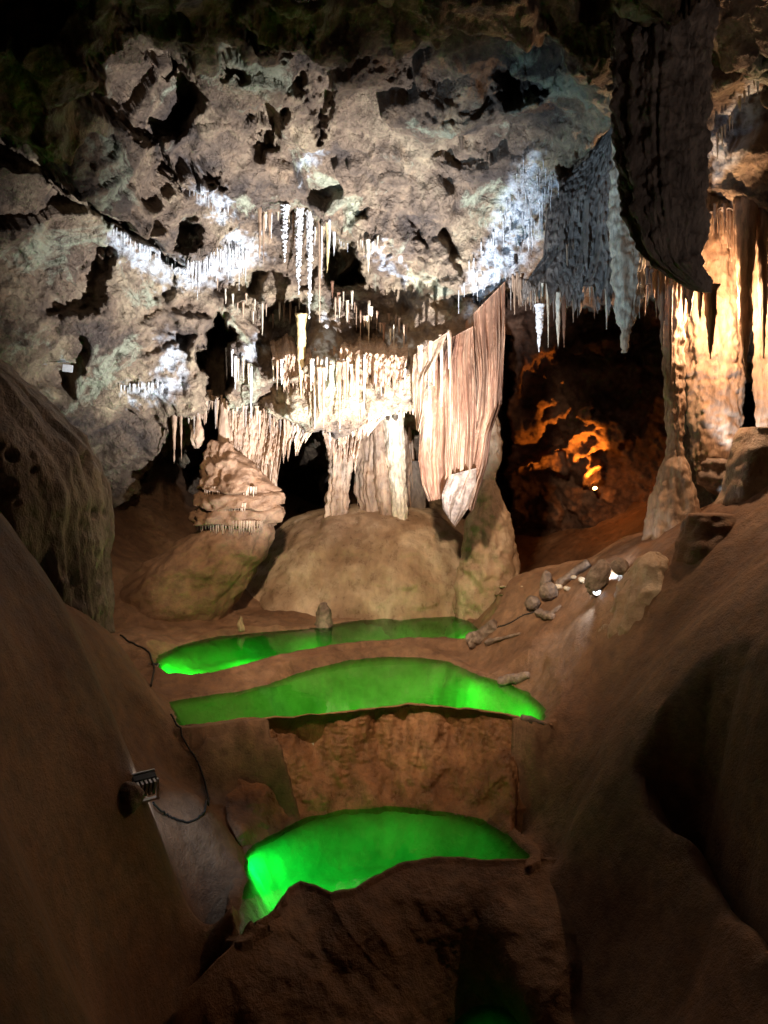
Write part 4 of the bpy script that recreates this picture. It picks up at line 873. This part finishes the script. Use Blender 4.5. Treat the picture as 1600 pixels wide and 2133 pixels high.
spot('floodlight_beam', Vector(qa.tolist()) + Vector((0.0, -0.08, 0.24)), Vector(qb.tolist()), 32, BLUE, 62, 1.0, 0.02)
stoneq, _ = on_floor(268, 1668, 3.5)
bm = bmesh.new(); bmesh.ops.create_icosphere(bm, subdivisions=4, radius=0.085)
for v in bm.verts: v.co *= 1 + 0.25 * float(fbm(np.array([list(v.co * 9)]), 3, 4)[0])
sb = bobj("stone", bm, STONE, None, Vector(stoneq.tolist()) + Vector((0, 0, 0.03))); tag(sb, "dark round stone touching the left floodlight", "rock")
def cable(pxs, r, label, m=CABLE, name="cable", lift=0.012):
    pts_ = [on_floor(x, y, 3.5)[0] for x, y in pxs]; A = np.array(pts_); s = np.r_[0, np.cumsum(np.linalg.norm(np.diff(A, axis=0), axis=1))]
    t = np.linspace(0, s[-1], 120); B = np.stack([np.interp(t, s, A[:, k]) for k in range(3)], 1)
    ker = np.ones(7) / 7; pad = np.pad(B, ((3, 3), (0, 0)), 'edge'); B = np.stack([np.convolve(pad[:, k], ker, 'valid') for k in range(3)], 1)
    for k in range(len(B)): B[k, 2] = max(B[k, 2], floor_z(B[k, 0], B[k, 1]) + lift)
    tg = np.gradient(B, axis=0); tg /= np.linalg.norm(tg, axis=1)[:, None]
    s_ = np.cross(tg, [0, 0, 1.0]); s_ /= np.linalg.norm(s_, axis=1)[:, None]; u_ = np.cross(s_, tg)
    th = np.linspace(0, 2 * np.pi, 8, endpoint=False)
    pos = B[:, None] + r * (np.cos(th)[None, :, None] * s_[:, None] + np.sin(th)[None, :, None] * u_[:, None])
    o = link_mesh(name, pos.reshape(-1, 3), grid_faces(8, len(B), True), m, None, B[0]); tag(o, label, "cable"); return o
cable([(318,1672),(345,1700),(400,1716),(428,1705),(436,1670),(425,1620),(400,1570),(375,1525),(355,1488)], 0.008, "black cable looping from the left floodlight up to the middle pool")
cable([(250,1325),(280,1345),(312,1362),(322,1392),(314,1430)], 0.010, "black cable running down to the left tip of the upper pool")
cable([(1128,1258),(1110,1280),(1075,1295),(1035,1312)], 0.008, "thin cable from the stones row down to the thick broken stalactite")
# second lamp among the stones
def small_lamp(loc, direction, label, lens, s=1.0):
    t = bpy.data.objects.new("spotlight", None); C.objects.link(t); t.location = loc; t.scale = (s, s, s)
    t.rotation_euler = Vector(direction).to_track_quat('Z', 'Y').to_euler(); tag(t, label, "lamp")
    bm = bmesh.new(); cyl_bm(bm, 0.035, 0.09, (0, 0, -0.02), None, 0.045); cyl_bm(bm, 0.02, 0.05, (0, 0, -0.085)); bobj("housing", bm, BLACK, t)
    bm = bmesh.new(); cyl_bm(bm, 0.048, 0.012, (0, 0, 0.03)); bobj("rim", bm, METAL, t)
    bm = bmesh.new(); cyl_bm(bm, 0.038, 0.008, (0, 0, 0.041)); bobj("lens", bm, lens, t)
    return t
point('lamp_stones', (2.205, 7.60, floor_z(2.205, 7.60) + 0.11), 10, (0.85, 0.92, 1.0), 0.02)
q, d = on_floor(1236, 1240, 4.5)
small_lamp(Vector(q.tolist()) + Vector((0, -0.12, 0.06)), (-0.25, -0.85, 0.25), "white spotlight shining between the stones on the right slope", GLOW_W, 0.9)
oq = depth_at(1240, 1000)
spot("lamp_orange", V(1248, 1016, oq - 0.42), V(1212, 915, oq + 0.13), 430, ORANGE, 61, 0.5, 0.02)
spot("lamp_orange_side", V(1244, 1005, oq - 0.48), V(1140, 960, oq + 0.1), 130, ORANGE, 40, 0.8, 0.02)
point("lamp_orange_glow", V(1242, 1012, oq - 0.30), 12, ORANGE, 0.02)
small_lamp(V(1240, 1020, oq - 0.16), (-0.3, -0.55, 0.75), "orange spotlight glowing at the foot of the recess wall", GLOW_O, 0.95)
small_lamp(V(1514, 1034, 7.75), (0.15, 0.1, 1), "small white spotlight under the broken rock at the foot of the glowing column", GLOW_W, 0.8)
small_lamp(V(326, 1388, float(dz(1388, UP_Z)) ), (1, -0.1, -0.15), "little lamp at the left tip of the upper pool", BLACK, 0.8)
bm = bmesh.new(); box_bm(bm, (0.12, 0.012, 0.085), (0, 0, 0), Matrix.Rotation(0.12, 3, 'Y'), 0.004)
tg_ = bobj("marker_plate", bm, PLASTIC, None, V(141, 767, depth_at(141, 767) - 0.08)); tag(tg_, "little white plate fixed to the dark left wall", "plate")
